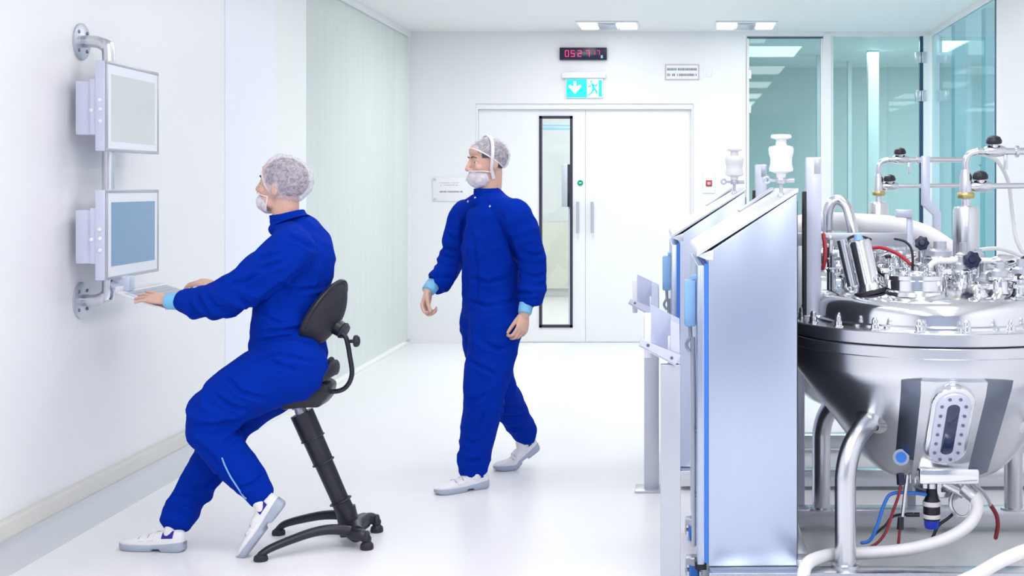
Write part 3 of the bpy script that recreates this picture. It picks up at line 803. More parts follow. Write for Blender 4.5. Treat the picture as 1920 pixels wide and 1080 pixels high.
col = MB(); col.cyl(cb_, cb_ + dd * .16, .041, .040, 28).cyl(cb_ + dd * .16, cb_ + dd * .52, .0375, .040, 28); col.cyl(cb_ + dd * .52, cb_ + dd * .74, .044, .045, 28).cyl(cb_ + dd * .74, cb_ + dd * .97, .050, .051, 28)
for t in (.16, .52, .74): col.torus(cb_ + dd * t, .046 + .004 * (t > .7), .004, dd, 28, 8)
col.build('column', M_BLACK, st)
k = MB(); k.cyl(ct - dd * .05, ct + dd * .05, .028, .022).torus(ct + dd * .03, .026, .006, dd, 24, 8); k.build('column_joint', M_LGREY, st)
m = MB(); m.prism([(-.155, .02), (-.145, -.055), (-.105, -.095), (-.02, -.085), (.05, -.085), (.085, -.045), (.095, .01), (.06, .03), (-.10, .03)], W(575, 728, 5.73), (1, 0, 0), (0, 0, 1), (0, 1, 0), .15, .012)
m.build('seat_mechanism', M_BLACK, st)
sx = W(565, 722, 5.80)
s_ = MB()
rings = []
for i in range(15):
    t = i / 14; x = -.150 + .275 * t; hw = .145 * (1 - abs(2 * t - 1) ** 3 * .45) * (.75 + .25 * t); zt = .005 + .032 * t + .055 * max(0, (t - .82) / .18) ** 1.5
    rings.append([sx + V((x, math.cos(2 * PI * j / 24) * hw, zt + (.030 if math.sin(2 * PI * j / 24) > 0 else .034) * math.sin(2 * PI * j / 24) - .02 * (1 - (math.cos(2 * PI * j / 24)) ** 2) * 0)) for j in range(24)])
s_.loft(rings); s_.build('seat', M_BLACKR, st)
lip = MB(); lip.tube([sx + V((.125, -.11, .05)), sx + V((.138, -.06, .07)), sx + V((.142, 0, .075)), sx + V((.138, .06, .07)), sx + V((.125, .11, .05))], [(.012, .022), (.014, .032), (.014, .034), (.014, .032), (.012, .022)], 14, 5, (1, 0, 0), True)
lip.build('seat_rim', M_BLACKR, st)
# backrest: an oval dished shell behind the lower back
bc = W(617, 600, 5.78); n_ = V((.86, -.16, -.48)).normalized()     # outward normal (away from the back)
vv = V((.48, .0, .87)); vv = (vv - n_ * vv.dot(n_)).normalized(); uu = vv.cross(n_).normalized()
def dish(a, bb, th, off):
    rr = []
    for i in range(9):
        q = i / 8; rr.append([bc + uu * math.cos(2 * PI * j / 36) * a * q + vv * math.sin(2 * PI * j / 36) * bb * q * (1.0 - .12 * math.cos(2 * PI * j / 36) ** 2) + n_ * (off - .055 * q ** 2 - .015 * q ** 6) for j in range(36)])
    return rr
o_ = MB(); fr_ = dish(.150, .172, 0, .040)[1:]; bk_ = dish(.140, .162, 0, .018)[1:]
o_.loft(fr_ + bk_[::-1]); o_ = o_.build('backrest', M_BLACKR, st, sharp=60)
r_ = MB(); rim = dish(.151, .173, 0, .036)[-1]; r_.tube(rim + [rim[0]], .010, 10, 2); r_.build('backrest_rim', M_BLACK, o_)
kn = bc + n_ * .035 + vv * -.012 + uu * .02
q_ = MB(); q_.cyl(kn, kn + n_ * .030, .036, .034).cyl(kn + n_ * .036, kn + n_ * .052, .038, .030); q_.build('backrest_knob', M_BLACK, st)
a0 = W(600, 735, 5.79); a3 = W(653, 640, 5.76)
ar = MB(); ar.tube([a0, W(635, 733, 5.79), W(652, 722, 5.785), W(660, 700, 5.78), W(656, 668, 5.77), W(652, 645, 5.765), W(648, 632, 5.765), W(640, 624, 5.765)], .0105, 12, 6, None, True)
ar.build('backrest_arm', M_BLACK, st)
kb = W(655, 640, 5.765); kd = V((1, -.15, .05)).normalized()
q_ = MB(); q_.cyl(kb, kb + kd * .025, .008).lathe([(0, 0), (.012, 0), (.026, .004), (.026, .014), (.020, .020), (0, .020)], kb + kd * .022, kd, 20); q_.build('clamp_knob', M_BLACK, st)

# ------------------------------------------------------------------ wall terminal: pipe bracket, two screens, keyboard tray
XW = XL + .012
px_ = XL + .125; py_ = 5.98
zt, zb = 2.20, 1.04
br = thing('wall_monitor_mount', 'steel pipe bracket with two round flanges on the left wall', 'monitor bracket', (XL, py_, 1.6))
pp = MB(); pp.tube([V((XL, py_, zt)), V((px_ - .06, py_, zt)), V((px_ - .018, py_, zt - .018)), V((px_, py_, zt - .065)), V((px_, py_, (zt + zb) / 2)), V((px_, py_, zb + .065)), V((px_ - .018, py_, zb + .018)), V((px_ - .06, py_, zb)), V((XL, py_, zb))], .027, 20, 8)
pp.build('pipe', M_STEEL, br)
for z in (zt, zb):
    f = MB(); f.lathe([(0, 0), (.082, 0), (.082, .009), (.078, .011), (0, .011)], (XL, py_, z), (1, 0, 0), 40); f = f.build('wall_flange', M_LGREY, br)
    for k_ in range(4):
        a = PI / 4 + k_ * PI / 2; s2 = MB().ell((XL + .012, py_ + .058 * math.cos(a), z + .058 * math.sin(a)), (.005, .008, .008)); s2.build('screw', M_DSTEEL, f)
MB().bx(px_ - .03, px_ + .022, py_ - .035, py_ + .045, 1.89, 1.96, .006).bx(px_ - .03, px_ + .022, py_ - .035, py_ + .045, 1.33, 1.40, .006).build('clamp_block', M_LAV, br)
mu = V((-.04, 1, 0)).normalized(); mn = V((1, .04, 0)).normalized()     # along the screen, and out of it
def monitor(name, label, pTL, pBL, pTR, scr, group):
    """near edge lies at pixel column of pTL/pBL"""
    Y0 = 5.80; z1 = W(0, pTL, Y0).z; z0 = W(0, pBL, Y0).z; x0 = W(199, 0, Y0).x
    o = V((x0, Y0, z0)); wd, hg = .64, z1 - z0
    t_ = thing(name, label, 'monitor', o, 0, group)
    P = lambda u, d, z: o + mu * u + mn * d + V((0, 0, z))
    def slab(u0, u1, z0_, z1_, d0, d1, bv=.004):
        return MB().prism([(u0, z0_), (u1, z0_), (u1, z1_), (u0, z1_)], P(0, d0, 0), mu, (0, 0, 1), mn, d1 - d0, bv)
    slab(0, wd, 0, hg, -.048, -.004).build('housing', M_LAV, t_)
    e = .014
    f = MB()
    for a in ((0, wd, 0, e), (0, wd, hg - e, hg), (0, e, e, hg - e), (wd - e, wd, e, hg - e)):
        f.prism([(a[0], a[2]), (a[1], a[2]), (a[1], a[3]), (a[0], a[3])], P(0, -.004, 0), mu, (0, 0, 1), mn, .008, .0015)
    f.build('screen_frame', M_FRAME, t_)
    slab(e, wd - e, e, hg - e, -.004, .001, 0).build('bezel', M_BEZEL, t_)
    slab(.055, wd - .05, .058 if scr is M_SCREENB else .045, hg - .055, .001, .0022, 0).build('screen', scr, t_)
    # stepped connection box behind, seen from its side
    slab(.01, .145, hg * .18, hg * .80, -.075, -.048).build('rear_housing', M_LAV, t_)
    bx_ = slab(.03, .14, hg * .18, hg * .78, -.145, -.075, .006).build('connection_box', M_LAV, t_)
    for d_, z_ in ((-.028, .56), (-.026, .46), (-.066, .45), (-.026, .33)):
        p = P(-.001 if d_ > -.05 else .009, d_, hg * z_)
        s3 = MB(); s3.ell(p, (.010, .010, .010)); s3.build('screw_cap', M_WHITE, t_)
    return t_
monitor('monitor', 'upper grey-framed wall monitor with pale blank screen', 113, 283, 137, M_SCREEN, 'wall monitors')
monitor('monitor', 'lower grey-framed wall monitor with dull blue screen above keyboard', 356, 526, 353, M_SCREENB, 'wall monitors')
# keyboard tray
tA = W(214, 547, 5.90); tB = W(310, 579, 5.68); tu = (tB - tA); tw = V((-.0, 1, 0)).normalized()
L_ = tu.length; tu.normalize(); tn = tu.cross(tw).normalized()
tr = thing('keyboard_tray', 'thin tilted white keyboard tray under the lower monitor', 'keyboard tray', tA)
t1 = MB(); t1.prism([(0, 0), (L_, 0), (L_, .56), (0, .56)], tA, tu, tw, tn, -.008, .002)
t1.prism([(0, 0), (.012, 0), (.012, .56), (0, .56)], tA, tu, tw, tn, .022, .002); t1.build('tray_plate', M_WHITE, tr)
t2 = MB(); t2.prism([(.06, .03), (L_ - .06, .03), (L_ - .06, .50), (.06, .50)], tA, tu, tw, tn, .007, .002); kbd = t2.build('keyboard', M_BEZEL, tr)
t3 = MB()
for i in range(5):
    for j in range(12):
        u = .075 + i * (L_ - .165) / 5; v = .045 + j * .0368; ku = (L_ - .165) / 5 - .004
        t3.prism([(u, v), (u + ku, v), (u + ku, v + .031), (u, v + .031)], tA + tn * .007, tu, tw, tn, .003, 0)
t3.build('keys', M_LGREY, kbd)
t4 = MB(); c0 = tA + tw * .12 + tn * -.01; t4.cyl(V((px_, py_, 1.12)), V((px_ + .06, py_, 1.12)) + V((0, 0, -.02)), .020); t4.box(tA + tw * .10 + V((-.005, 0, .03)), (.09, .06, .07), None, .008); t4.build('tray_bracket', M_LAV, tr)

# ------------------------------------------------------------------ signs on the back wall
yw = YB - .001
def panel(px0, px1, py0, py1, dep, m, name, parent=None, bv=.003, **kw):
    a = W(px0, py1, YB); b_ = W(px1, py0, YB)
    return MB().bx(a.x, b_.x, YB - dep, YB, a.z, b_.z, bv).build(name, m, parent, **kw)
ck = thing('digital_clock', 'dark wall clock with red digits above the exit sign', 'clock', W(1094, 113, YB))
panel(1050, 1138, 90, 113, .05, M_CLOCK, 'clock_case', ck)
SEG = {'0': 'abcdef', '1': 'bc', '2': 'abged', '5': 'afgcd', '7': 'abc'}
def digit(ch, x, z, w_, h_, par):
    m = MB(); t_ = w_ * .20; y0, y1 = YB - .0545, YB - .0500
    R_ = {'a': (0, w_, h_ - t_, h_), 'd': (0, w_, 0, t_), 'g': (0, w_, h_ / 2 - t_ / 2, h_ / 2 + t_ / 2),
          'f': (0, t_, h_ / 2, h_), 'e': (0, t_, 0, h_ / 2), 'b': (w_ - t_, w_, h_ / 2, h_), 'c': (w_ - t_, w_, 0, h_ / 2)}
    for s in SEG[ch]:
        a = R_[s]; m.bx(x + a[0] + .001, x + a[1] - .001, y0, y1, z + a[2] + .001, z + a[3] - .001)
    m.build('digit', M_LED, par)
for ch, px in (('0', 1060), ('5', 1071), ('2', 1083.5), ('7', 1099)):
    p = W(px, 107.5, YB); digit(ch, p.x, p.z, .040, .066, ck)
for ch, px in (('1', 1111), ('7', 1120)):
    p = W(px, 104, YB); digit(ch, p.x, p.z, .028, .046, ck)
MB().bx(W(1127, 0, YB).x, W(1131, 0, YB).x, YB - .053, YB - .05, W(0, 110, YB).z, W(0, 104.5, YB).z).build('light_sensor', M_LBLUE, ck)
ex = thing('exit_sign', 'green and white exit sign with arrow and running figure over the door', 'exit sign', W(1095, 184, YB))
panel(1055, 1136, 137, 147, .07, M_WHITE, 'lamp_housing', ex)
panel(1061, 1131, 147, 184, .030, M_WHITE, 'sign_body', ex)
def flat(polys, d0, m, name):
    mm = MB()
    for P_ in polys: mm.prism([(W(a, b_, YB).x, W(a, b_, YB).z) for a, b_ in P_], (0, YB - d0, 0), (1, 0, 0), (0, 0, 1), (0, 1, 0), .0015)
    return mm.build(name, m, ex)
flat([[(1062.5, 183), (1101, 183), (1101, 149), (1062.5, 149)]], .0325, M_GREEN, 'arrow_panel')
flat([[(1101, 183), (1130, 183), (1130, 149), (1101, 149)]], .0325, M_GREEN2, 'figure_panel')
flat([[(1076, 153), (1081, 153), (1081, 163), (1088, 159), (1091, 162), (1078.5, 177), (1066, 162), (1069, 159), (1076, 163)]], .0345, M_GREEN2, 'arrow')
fig = [[(1107.5, 151.5), (1110.5, 151.5), (1110.5, 155.5), (1107.5, 155.5)],
       [(1108, 157), (1112, 156.5), (1116, 166), (1112.5, 168)],
       [(1102.5, 165), (1103.5, 162), (1108, 160), (1109, 162.5)],
       [(1110.5, 158.5), (1118, 160), (1119, 156.5), (1121, 157.5), (1119, 163), (1112, 161.5)],
       [(1112, 167), (1115.5, 165), (1121, 171.5), (1119.5, 177), (1117, 176), (1117.5, 172.5)],
       [(1112, 166), (1115, 168), (1110.5, 175), (1105, 180.5), (1103.5, 178.5), (1108.5, 173)],
       [(1123, 150.5), (1129, 150.5), (1129, 182), (1123, 182)]]
flat(fig, .0345, M_GREEN, 'running_figure')
def glyph_rows(rows, par, m, d0, seed):
    rnd = random.Random(seed)
    for (x0, x1, yc, h_) in rows:
        mm = MB(); x = x0
        while x < x1 - 1.4:
            w_ = rnd.uniform(1.3, 2.4)
            if rnd.random() < .13: x += 1.6; continue
            a = W(x, yc + h_ / 2, YB); b_ = W(min(x + w_, x1), yc - h_ / 2, YB); mm.bx(a.x, b_.x, YB - d0, YB - d0 + .001, a.z, b_.z)
            x += w_ + rnd.uniform(.5, .9)
        mm.build('lettering', m, par)
s1 = thing('wall_sign', 'small white sign with two lines of dark text and reddish border', 'sign', W(1279, 150, YB))
panel(1247.5, 1310.5, 121, 150, .012, M_SIGNB, 'sign_border', s1)
MB().bx(W(1249.3, 0, YB).x, W(1308.7, 0, YB).x, YB - .0135, YB - .0115, W(0, 148.2, YB).z, W(0, 122.8, YB).z).build('sign_face', M_SIGN, s1)
glyph_rows([(1250.5, 1307, 130.2, 4.6), (1250.5, 1306, 140.6, 4.6)], s1, M_INK, .0145, 3)
s2 = thing('acrylic_sign', 'clear wall plate on corner studs with one line of dark red text, beside the walker', 'sign', W(846, 377, YB))
panel(812, 880, 333, 377, .014, M_SIGN, 'plate', s2)
for px in (815.5, 876.5):
    for py in (336.5, 373.5):
        p = W(px, py, YB); MB().cyl((p.x, YB - .024, p.z), (p.x, YB, p.z), .011, seg=16).build('corner_stud', M_LGREY, s2)
glyph_rows([(825, 868, 359.5, 2.6)], s2, M_INKR, .0155, 5); glyph_rows([(825, 860, 343, 1.4), (825, 862, 347, 1.4)], s2, M_SIGNB, .0155, 9)
fb = thing('call_point', 'white wall box with small red square button beside the door', 'push button', W(1329, 360, YB))
panel(1318, 1341, 324, 362, .012, M_SIGN, 'back_plate', fb); panel(1323.5, 1335, 338, 349.5, .022, M_RED, 'red_button', fb)
panel(1326, 1332.5, 341, 346.5, .025, M_SIGNB, 'button_window', fb)
sp = thing('wall_socket', 'tiny white socket plate right of the two-line sign', 'socket', W(1326, 143, YB))
panel(1319, 1334, 128, 144, .008, M_SIGN, 'plate', sp); panel(1323, 1330, 132, 140, .010, M_BEZEL, 'insert', sp)
# ceiling luminaires by the back wall
def lamp(px, label):
    c = W(px, 47, 12.62); c.z = H
    t_ = thing('ceiling_light', label, 'ceiling light', c, 0, 'ceiling lights by the back wall')
    MB().bx(c.x - .29, c.x + .29, c.y - .26, c.y + .26, H - .012, H - .001, .003).build('lamp_frame', M_WHITE, t_)
    MB().bx(c.x - .085, c.x + .085, c.y - .20, c.y + .20, H - .030, H - .012, .004).build('centre_plate', M_LGREY, t_)
    for s in (-1, 1): MB().bx(c.x + s * .105, c.x + s * .265, c.y - .22, c.y + .22, H - .022, H - .012, .004).build('diffuser', M_LAMP, t_)
lamp(1140, 'bright twin-panel ceiling light above the digital clock'); lamp(1398, 'bright twin-panel ceiling light near the teal glazing')

# things in the corridor, seen through the vision panel
rl = thing('corridor_rail', 'thin blue and white rail high up behind the door vision panel', 'rail', W(1041, 243, 18.0))
a = W(985, 243, 18.0); b_ = W(1100, 238, 18.0); MB().bx(a.x, b_.x, 18.0, 18.05, a.z, b_.z, .003).build('lower_bar', M_LBLUE, rl)
a = W(985, 236, 18.0); b_ = W(1100, 233, 18.0); MB().bx(a.x, b_.x, 18.0, 18.05, a.z, b_.z, .003).build('upper_bar', M_LBLUE, rl)
ub = thing('wall_unit', 'grey box with dark side behind the door vision panel', 'box', W(1064, 388, 15.0))
a = W(1053, 388, 15.0); b_ = W(1064, 308, 15.0); MB().bx(a.x, b_.x, 15.0, 15.2, a.z, b_.z, .006).build('front_cover', M_LGREY, ub)
b2_ = W(1078, 308, 15.0); MB().bx(b_.x, b2_.x, 15.02, 15.2, a.z, b_.z, .004).build('side_block', M_BLACK, ub)
c2_ = W(1068, 388, 15.0); MB().bx(c2_.x - .02, c2_.x + .02, 15.08, 15.12, 0, a.z, .003).build('post', M_LGREY, ub)
# ------------------------------------------------------------------ process line on the right: near set, copied for the far one
OFF = V((-.113, 1.80, 0))
# control cabinet (side towards us, door to the left)
cabn = thing('control_cabinet', 'near tall brushed steel control cabinet with sloped roof and blue gasket', 'cabinet', (.098, 5.09, .10), math.radians(1.35), 'control cabinets')
Mc = world_of(cabn)
def CB(mb, name, m, par=cabn, **kw):
    """mesh given in cabinet coordinates (x from the door inwards, y deep, z up)"""
    mb.bm.transform(Mc); return mb.build(name, m, par, **kw)
WD = .34; DP = .92; ZF = 1.20; ZR = 1.425
b = MB(); b.prism([(0, 0), (WD, 0), (WD, ZR), (0, ZF)], (0, 0, 0), (1, 0, 0), (0, 0, 1), (0, 1, 0), DP, .005); CB(b, 'body', M_CAB)
b = MB(); b.bx(WD, WD + .004, .02, DP - .02, .02, ZR - .03); CB(b, 'back_panel', M_CABBACK)  # unseen; near-black colour holds the back's shade, for the vessel to reflect
sl = (ZR - ZF) / WD
b = MB(); x0 = -.045
b.prism([(x0, ZF + sl * x0 + .012), (WD + .004, ZR + .004), (WD + .004, ZR + .020), (x0 + .006, ZF + sl * x0 + .038), (x0, ZF + sl * x0 + .03)], (0, -.006, 0), (1, 0, 0), (0, 0, 1), (0, 1, 0), DP + .012, .003)
b.prism([(x0, ZF + sl * x0 + .016), (-.004, ZF - .03), (.02, ZF - .03), (.02, ZF + .01)], (0, -.002, 0), (1, 0, 0), (0, 0, 1), (0, 1, 0), DP + .004, .002)
roof = CB(b, 'roof', M_CABTOP)
b = MB(); b.prism([(WD * .50, ZF + sl * WD * .5 + .022), (WD - .02, ZR + .012), (WD - .02, ZR + .022), (WD * .5, ZF + sl * WD * .5 + .034)], (0, DP - .16, 0), (1, 0, 0), (0, 0, 1), (0, 1, 0), .14, .002); CB(b, 'roof_slot', M_LGREY, roof)
b = MB(); b.bx(-.015, 0, .004, DP - .004, .012, ZF - .045); CB(b, 'door_gasket', M_BLUEGASKET)
b = MB(); b.bx(-.042, -.015, 0, DP, .006, ZF - .05, .004); dr_ = CB(b, 'door', M_CAB)
b = MB(); b.bx(-.088, -.045, .10, .19, .905, 1.085, .008).bx(-.06, -.04, .115, .175, 1.085, 1.105, .004); hd_ = CB(b, 'door_handle', M_LBLUE, dr_, label='light blue cabinet handle')
b = MB(); b.cyl((-.066, .145, .905), (-.064, .145, .86), .008).tube([V((-.064, .145, .86)), V((-.080, .145, .83)), V((-.066, .145, .80))], .007, 8, 5).tube([V((-.055, .145, .86)), V((-.052, .145, .6)), V((-.05, .145, .04))], .010, 10, 4); CB(b, 'handle_rod', M_LGREY, hd_)
for z in (.5, .25): b = MB(); b.cyl((-.048, .11, z), (-.040, .11, z), .010, seg=14); CB(b, 'door_screw', M_DSTEEL, dr_)
b = MB(); b.bx(-.05, -.006, .02, .09, -.02, .012, .003); CB(b, 'foot', M_BLACK)
# breather filter on the roof
def roofp(x, y): return V((x, y, ZF + sl * x + .02))
fl = thing('breather_filter', 'white breather filter on a clamp standing on the near cabinet roof', 'filter', Mc @ roofp(.29, .12), 0, 'breather filters')
fo = world_of(fl).translation; A = lambda z: fo + V((0, 0, z))
MB().lathe([(0, 0), (.016, 0), (.012, .012), (.0075, .016), (.0075, .085), (0, .085)], fo, seg=16).build('stem', M_LGREY, fl)
b = MB(); b.lathe([(0, .05), (.018, .05), (.022, .058), (.022, .066), (.018, .074), (0, .074)], fo, seg=20)
b.tube([A(.062) + V((-.02, 0, 0)), A(.064) + V((-.045, 0, 0))], .006, 8, 1).torus(A(.064) + V((-.056, 0, .0)), .012, .005, (0, 1, 0), 18, 8); b.cyl(A(.062) + V((.018, 0, 0)), A(.062) + V((.052, 0, 0)), .009); b.build('clamp', M_LGREY, fl)
MB().lathe([(0, .072), (.018, .072), (.020, .090), (.046, .098), (.048, .108), (.043, .125), (.043, .150), (.048, .165), (.050, .186), (.046, .194), (.022, .200), (.020, .222), (.040, .228), (.041, .236), (.036, .242), (0, .242)], fo, seg=36).build('filter_capsule', M_WHITE, fl)
# open fronted panel stand left of the cabinet
ps = thing('panel_stand', 'near grey sheet-metal stand with tilted open tray beside the near cabinet', 'stand', (-.045, 5.02, 0), 0, 'panel stands')
b = MB(); b.bx(-.083, -.008, 4.98, 5.025, 0, .885, .004); b.bx(-.13, .03, 4.94, 5.10, 0, .012, .003); b.build('post', M_LGREY, ps)
b = MB()
tv = V((.88, 0, -.47)).normalized(); tw_ = V((0, 1, 0)); tn_ = V((.47, 0, .88)).normalized()
o0 = V((-.165, 4.97, .955))
b.prism([(0, 0), (.155, 0), (.155, .24), (0, .24)], o0, tv, tw_, tn_, .008, .002)
b.prism([(0, 0), (.155, 0), (.155, .045), (0, .028)], o0, tv, tn_, tw_, .006, 0)
b.build('tray', M_LAV, ps)
b = MB(); b.prism([(-.135, .95), (-.01, .885), (-.012, 1.035), (-.125, 1.09)], (0, 5.21, 0), (1, 0, 0), (0, 0, 1), (0, -1, 0), .008, 0)
b.prism([(-.045, .90), (-.01, .885), (-.012, 1.035), (-.045, 1.05)], (0, 4.985, 0), (1, 0, 0), (0, 0, 1), (0, 1, 0), .22, 0); b.build('back_box', M_LAV, ps)
b = MB(); b.bx(-.145, -.120, 5.06, 5.085, .90, 1.07, .003).bx(-.055, -.045, 5.0, 5.01, .90, .99, .002); b.build('tray_upright', M_WHITE, ps)
for u in (.03, .13):
    b = MB(); p = o0 + tv * u + tn_ * .02 - tw_ * .003; b.cyl(p, p + tw_ * .004, .006, seg=12); b.build('tray_screw', M_DSTEEL, ps)

# skid frame carrying vessel
VX, VY = 1.055, 5.55
sk = thing('skid_frame', 'near low steel skid frame carrying the large mixing vessel', 'frame', (VX, VY, 0), 0, 'vessel skid frames')
MB().bx(.10, 2.3, 5.00, 5.10, .02, .10, .004).build('front_beam', M_STEEL, sk)
MB().bx(.14, 2.3, 5.98, 6.08, .02, .10, .004).build('rear_beam', M_STEEL, sk)
MB().bx(.42, .50, 5.10, 5.98, .03, .095, .004).build('side_beam', M_STEEL, sk)
MB().bx(.43, 2.3, 5.105, 5.15, .02, .045, .003).build('inner_rail', M_DSTEEL, sk)
for x, y in ((.045, 5.24), (.045, 5.85), (1.98, 5.80)):
    c = MB(); c.bx(x - .032, x + .032, y - .03, y + .03, .07, .098, .003); c.bx(x - .034, x - .028, y - .028, y + .028, .03, .09).bx(x + .028, x + .034, y - .028, y + .028, .03, .09); c.cyl((x - .036, y, .045), (x + .036, y, .045), .008); c = c.build('castor', M_LGREY, sk)
    MB().lathe([(0, -.02), (.035, -.02), (.044, -.014), (.045, 0), (.044, .014), (.035, .02), (0, .02)], (x, y, .046), (1, 0, 0), 30).build('castor_wheel', M_MBLUE, c)
MB().bx(.03, .50, 5.20, 5.28, .07, .098, .003).bx(.03, .50, 5.81, 5.89, .07, .098, .003).build('cabinet_support', M_LGREY, sk)
# ---- mixing vessel
vs = thing('mixing_vessel', 'large near stainless steel vessel with bolted lid and conical bottom', 'vessel', (VX, VY, 0), 0, 'mixing vessels')
c0 = (VX, VY, 0)
MB().lathe([(0, .345), (.12, .348), (.20, .362), (.255, .39), (.30, .43), (.345, .482), (.573, .79), (.592, .825), (.595, .84), (.595, .905)], c0, seg=128).build('shell', M_STEEL, vs, sharp=50)
MB().lathe([(.50, .905), (.604, .905), (.607, .909), (.607, .944), (.604, .947)], c0, seg=128).lathe([(.598, .9465), (.598, .9535)], c0, seg=128).lathe([(.604, .953), (.607, .956), (.607, .999), (.603, 1.003), (.47, 1.003)], c0, seg=128).build('flange', M_STEEL, vs)
MB().lathe([(.599, .945), (.599, .955)], c0, seg=96).build('flange_gasket', M_BLACKR, vs)
MB().lathe([(.505, 1.0), (.503, 1.012), (.490, 1.018), (.488, 1.05), (.484, 1.075), (.472, 1.095), (.45, 1.108), (.40, 1.121), (.30, 1.143), (.2, 1.157), (.1, 1.166), (0, 1.168)], c0, seg=128).build('lid', M_POL, vs, sharp=50)
for k_ in range(20):
    a = math.radians(-90 + 1 + 18 * k_); p = V((VX + .560 * math.cos(a), VY + .560 * math.sin(a), 1.003))
    MB().lathe([(.021, 0), (.021, .004), (.016, .005), (.0155, .022), (.012, .026), (.0115, .040), (.006, .047), (0, .048)], p, seg=14).build('bolt', M_POL, vs)
# legs: bent pipes from pads on the cone
def cone_r(z): return .345 + (.573 - .345) * (z - .482) / (.79 - .482)
for sx_, sy_ in ((-1, -1), (1, -1), (-1, 1), (1, 1)):
    fx, fy = VX + sx_ * .432, VY + sy_ * .445
    d = V((sx_, sy_, 0)).normalized(); za = .635; pa = V((VX, VY, za)) + d * (cone_r(za) - .02)
    nn = (d * .80 + V((0, 0, -.60))).normalized()
    out = V((fx, fy, 0)); zt_ = .50
    rl = (V((fx, fy, 0)) - V((VX, VY, 0))); ra = (pa - V((VX, VY, pa.z))).length; pc = V((VX, VY, .585)) + rl * .985; pe = V((fx, fy, .42))
    arc = [pa * (1 - q) ** 2 + pc * 2 * q * (1 - q) + pe * q * q for q in [i / 8 for i in range(9)]]
    b = MB(); b.tube(arc + [V((fx, fy, .30)), V((fx, fy, .10))], .041, 24, 4)
    lg = b.build('leg', M_STEEL, vs)
    MB().lathe([(0, -.004), (.078, -.004), (.078, .006), (.066, .010), (.041, .018)], pa + nn * .004, nn, 40).build('leg_pad', M_POL, lg)
    MB().lathe([(0, 0), (.056, 0), (.056, .008), (.041, .012), (0, .012)], (fx, fy, .10), seg=30).build('leg_foot', M_STEEL, lg)
# sight glass on the front of the cone
def cp(x, z, d=0.):
    """point on the front of the cone at x offset, height z, lifted by d"""
    r = cone_r(z) if z < .79 else .595 - .022 * max(0, (.84 - z) / .05)
    y = -(max(r * r - x * x, 0)) ** .5; n3 = V((x / r * .8, y / r * .8, -.6)) if z < .8 else V((x / r, y / r, 0))
    return V((VX + x, VY + y, z)) + n3.normalized() * d
xo = -.045
def band_rows(xa, xb, da, db, z0, z1, n=12, m_=6):
    rows = []
    for i in range(n + 1):
        z = z0 + (z1 - z0) * i / n; rows.append([cp(xa(z) + (xb(z) - xa(z)) * j / m_, z, da + (db - da) * j / m_) for j in range(m_ + 1)])
    return rows
def patch(rows, name, m, par):
    """closed thin skin: outer rows plus an inner copy just under the shell"""
    mb = MB(); n = len(rows[0])
    top = [[mb.bm.verts.new(p) for p in r] for r in rows]
    axis = V((VX, VY, .55)); bot = [[mb.bm.verts.new(p + (V((VX, VY, p.z + .12)) - p).normalized() * .03) for p in r] for r in rows]
    for G in (top, bot):
        for i in range(len(rows) - 1):
            for j in range(n - 1): mb.bm.faces.new((G[i][j], G[i][j + 1], G[i + 1][j + 1], G[i + 1][j]))
    ed = [(i, 0) for i in range(len(rows))] + [(len(rows) - 1, j) for j in range(1, n)] + [(i, n - 1) for i in range(len(rows) - 2, -1, -1)] + [(0, j) for j in range(n - 2, 0, -1)]
    for k_ in range(len(ed)):
        a, b_ = ed[k_], ed[(k_ + 1) % len(ed)]; mb.bm.faces.new((top[a[0]][a[1]], top[b_[0]][b_[1]], bot[b_[0]][b_[1]], bot[a[0]][a[1]]))
    return mb.build(name, m, par, sharp=40)
wi = lambda z: .105 + .01 * (z - .6) / .2
patch(band_rows(lambda z: xo - wi(z), lambda z: xo + wi(z), .030, .030, .425, .825), 'sight_glass_pad', M_STEEL, vs)
patch(band_rows(lambda z: xo - wi(z) - .070 - .01 * (z - .6), lambda z: xo - wi(z), .004, .030, .50, .825), 'pad_flank', M_DSTEEL, vs)  # dark reflections beside the pad put into the colour of both flanks
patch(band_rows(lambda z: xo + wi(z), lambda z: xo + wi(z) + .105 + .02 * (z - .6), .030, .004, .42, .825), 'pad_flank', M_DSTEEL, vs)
gc = cp(xo, .668, .032); gv = V((0, -.5948, .8039)); gv = (cp(xo, .76) - cp(xo, .56)).normalized(); gn = V((1, 0, 0)).cross(gv).normalized()
def stadium(hw, hh, n=14):
    P_ = []
    for i in range(n + 1): a = PI * i / n; P_.append((hw * math.cos(a), (hh - hw) + hw * math.sin(a)))
    for i in range(n + 1): a = PI + PI * i / n; P_.append((hw * math.cos(a), -(hh - hw) + hw * math.sin(a)))
    return P_
if gn.y > 0: gn = -gn
gU = gv.cross(gn).normalized()
if gU.x < 0: gU = -gU
MB().prism(stadium(.082, .205), gc - gn * .03, gU, gv, gn, .045, .006).build('sight_glass_collar', M_POL, vs)
sg = MB().prism(stadium(.066, .186), gc + gn * .012, gU, gv, gn, .014, .003).build('sight_glass_frame', M_LAV, vs)
MB().prism(stadium(.024, .135), gc + gn * .020, gU, gv, gn, .0075, .001).build('pane', M_SIGHT, sg)
for s in (-1, 1):
    for t in (-.125, -.075, -.025, .025, .075, .125):
        p = gc + gU * s * .045 + gv * t + gn * .026; MB().cyl(p - gn * .004, p + gn * .004, .0065, seg=12).build('screw', M_DSTEEL, sg)
for s in (-1, 1):
    for t in (-.162, .162):
        p = gc + gU * s * .020 + gv * t + gn * .026; MB().cyl(p - gn * .004, p + gn * .004, .0065, seg=12).build('screw', M_DSTEEL, sg)
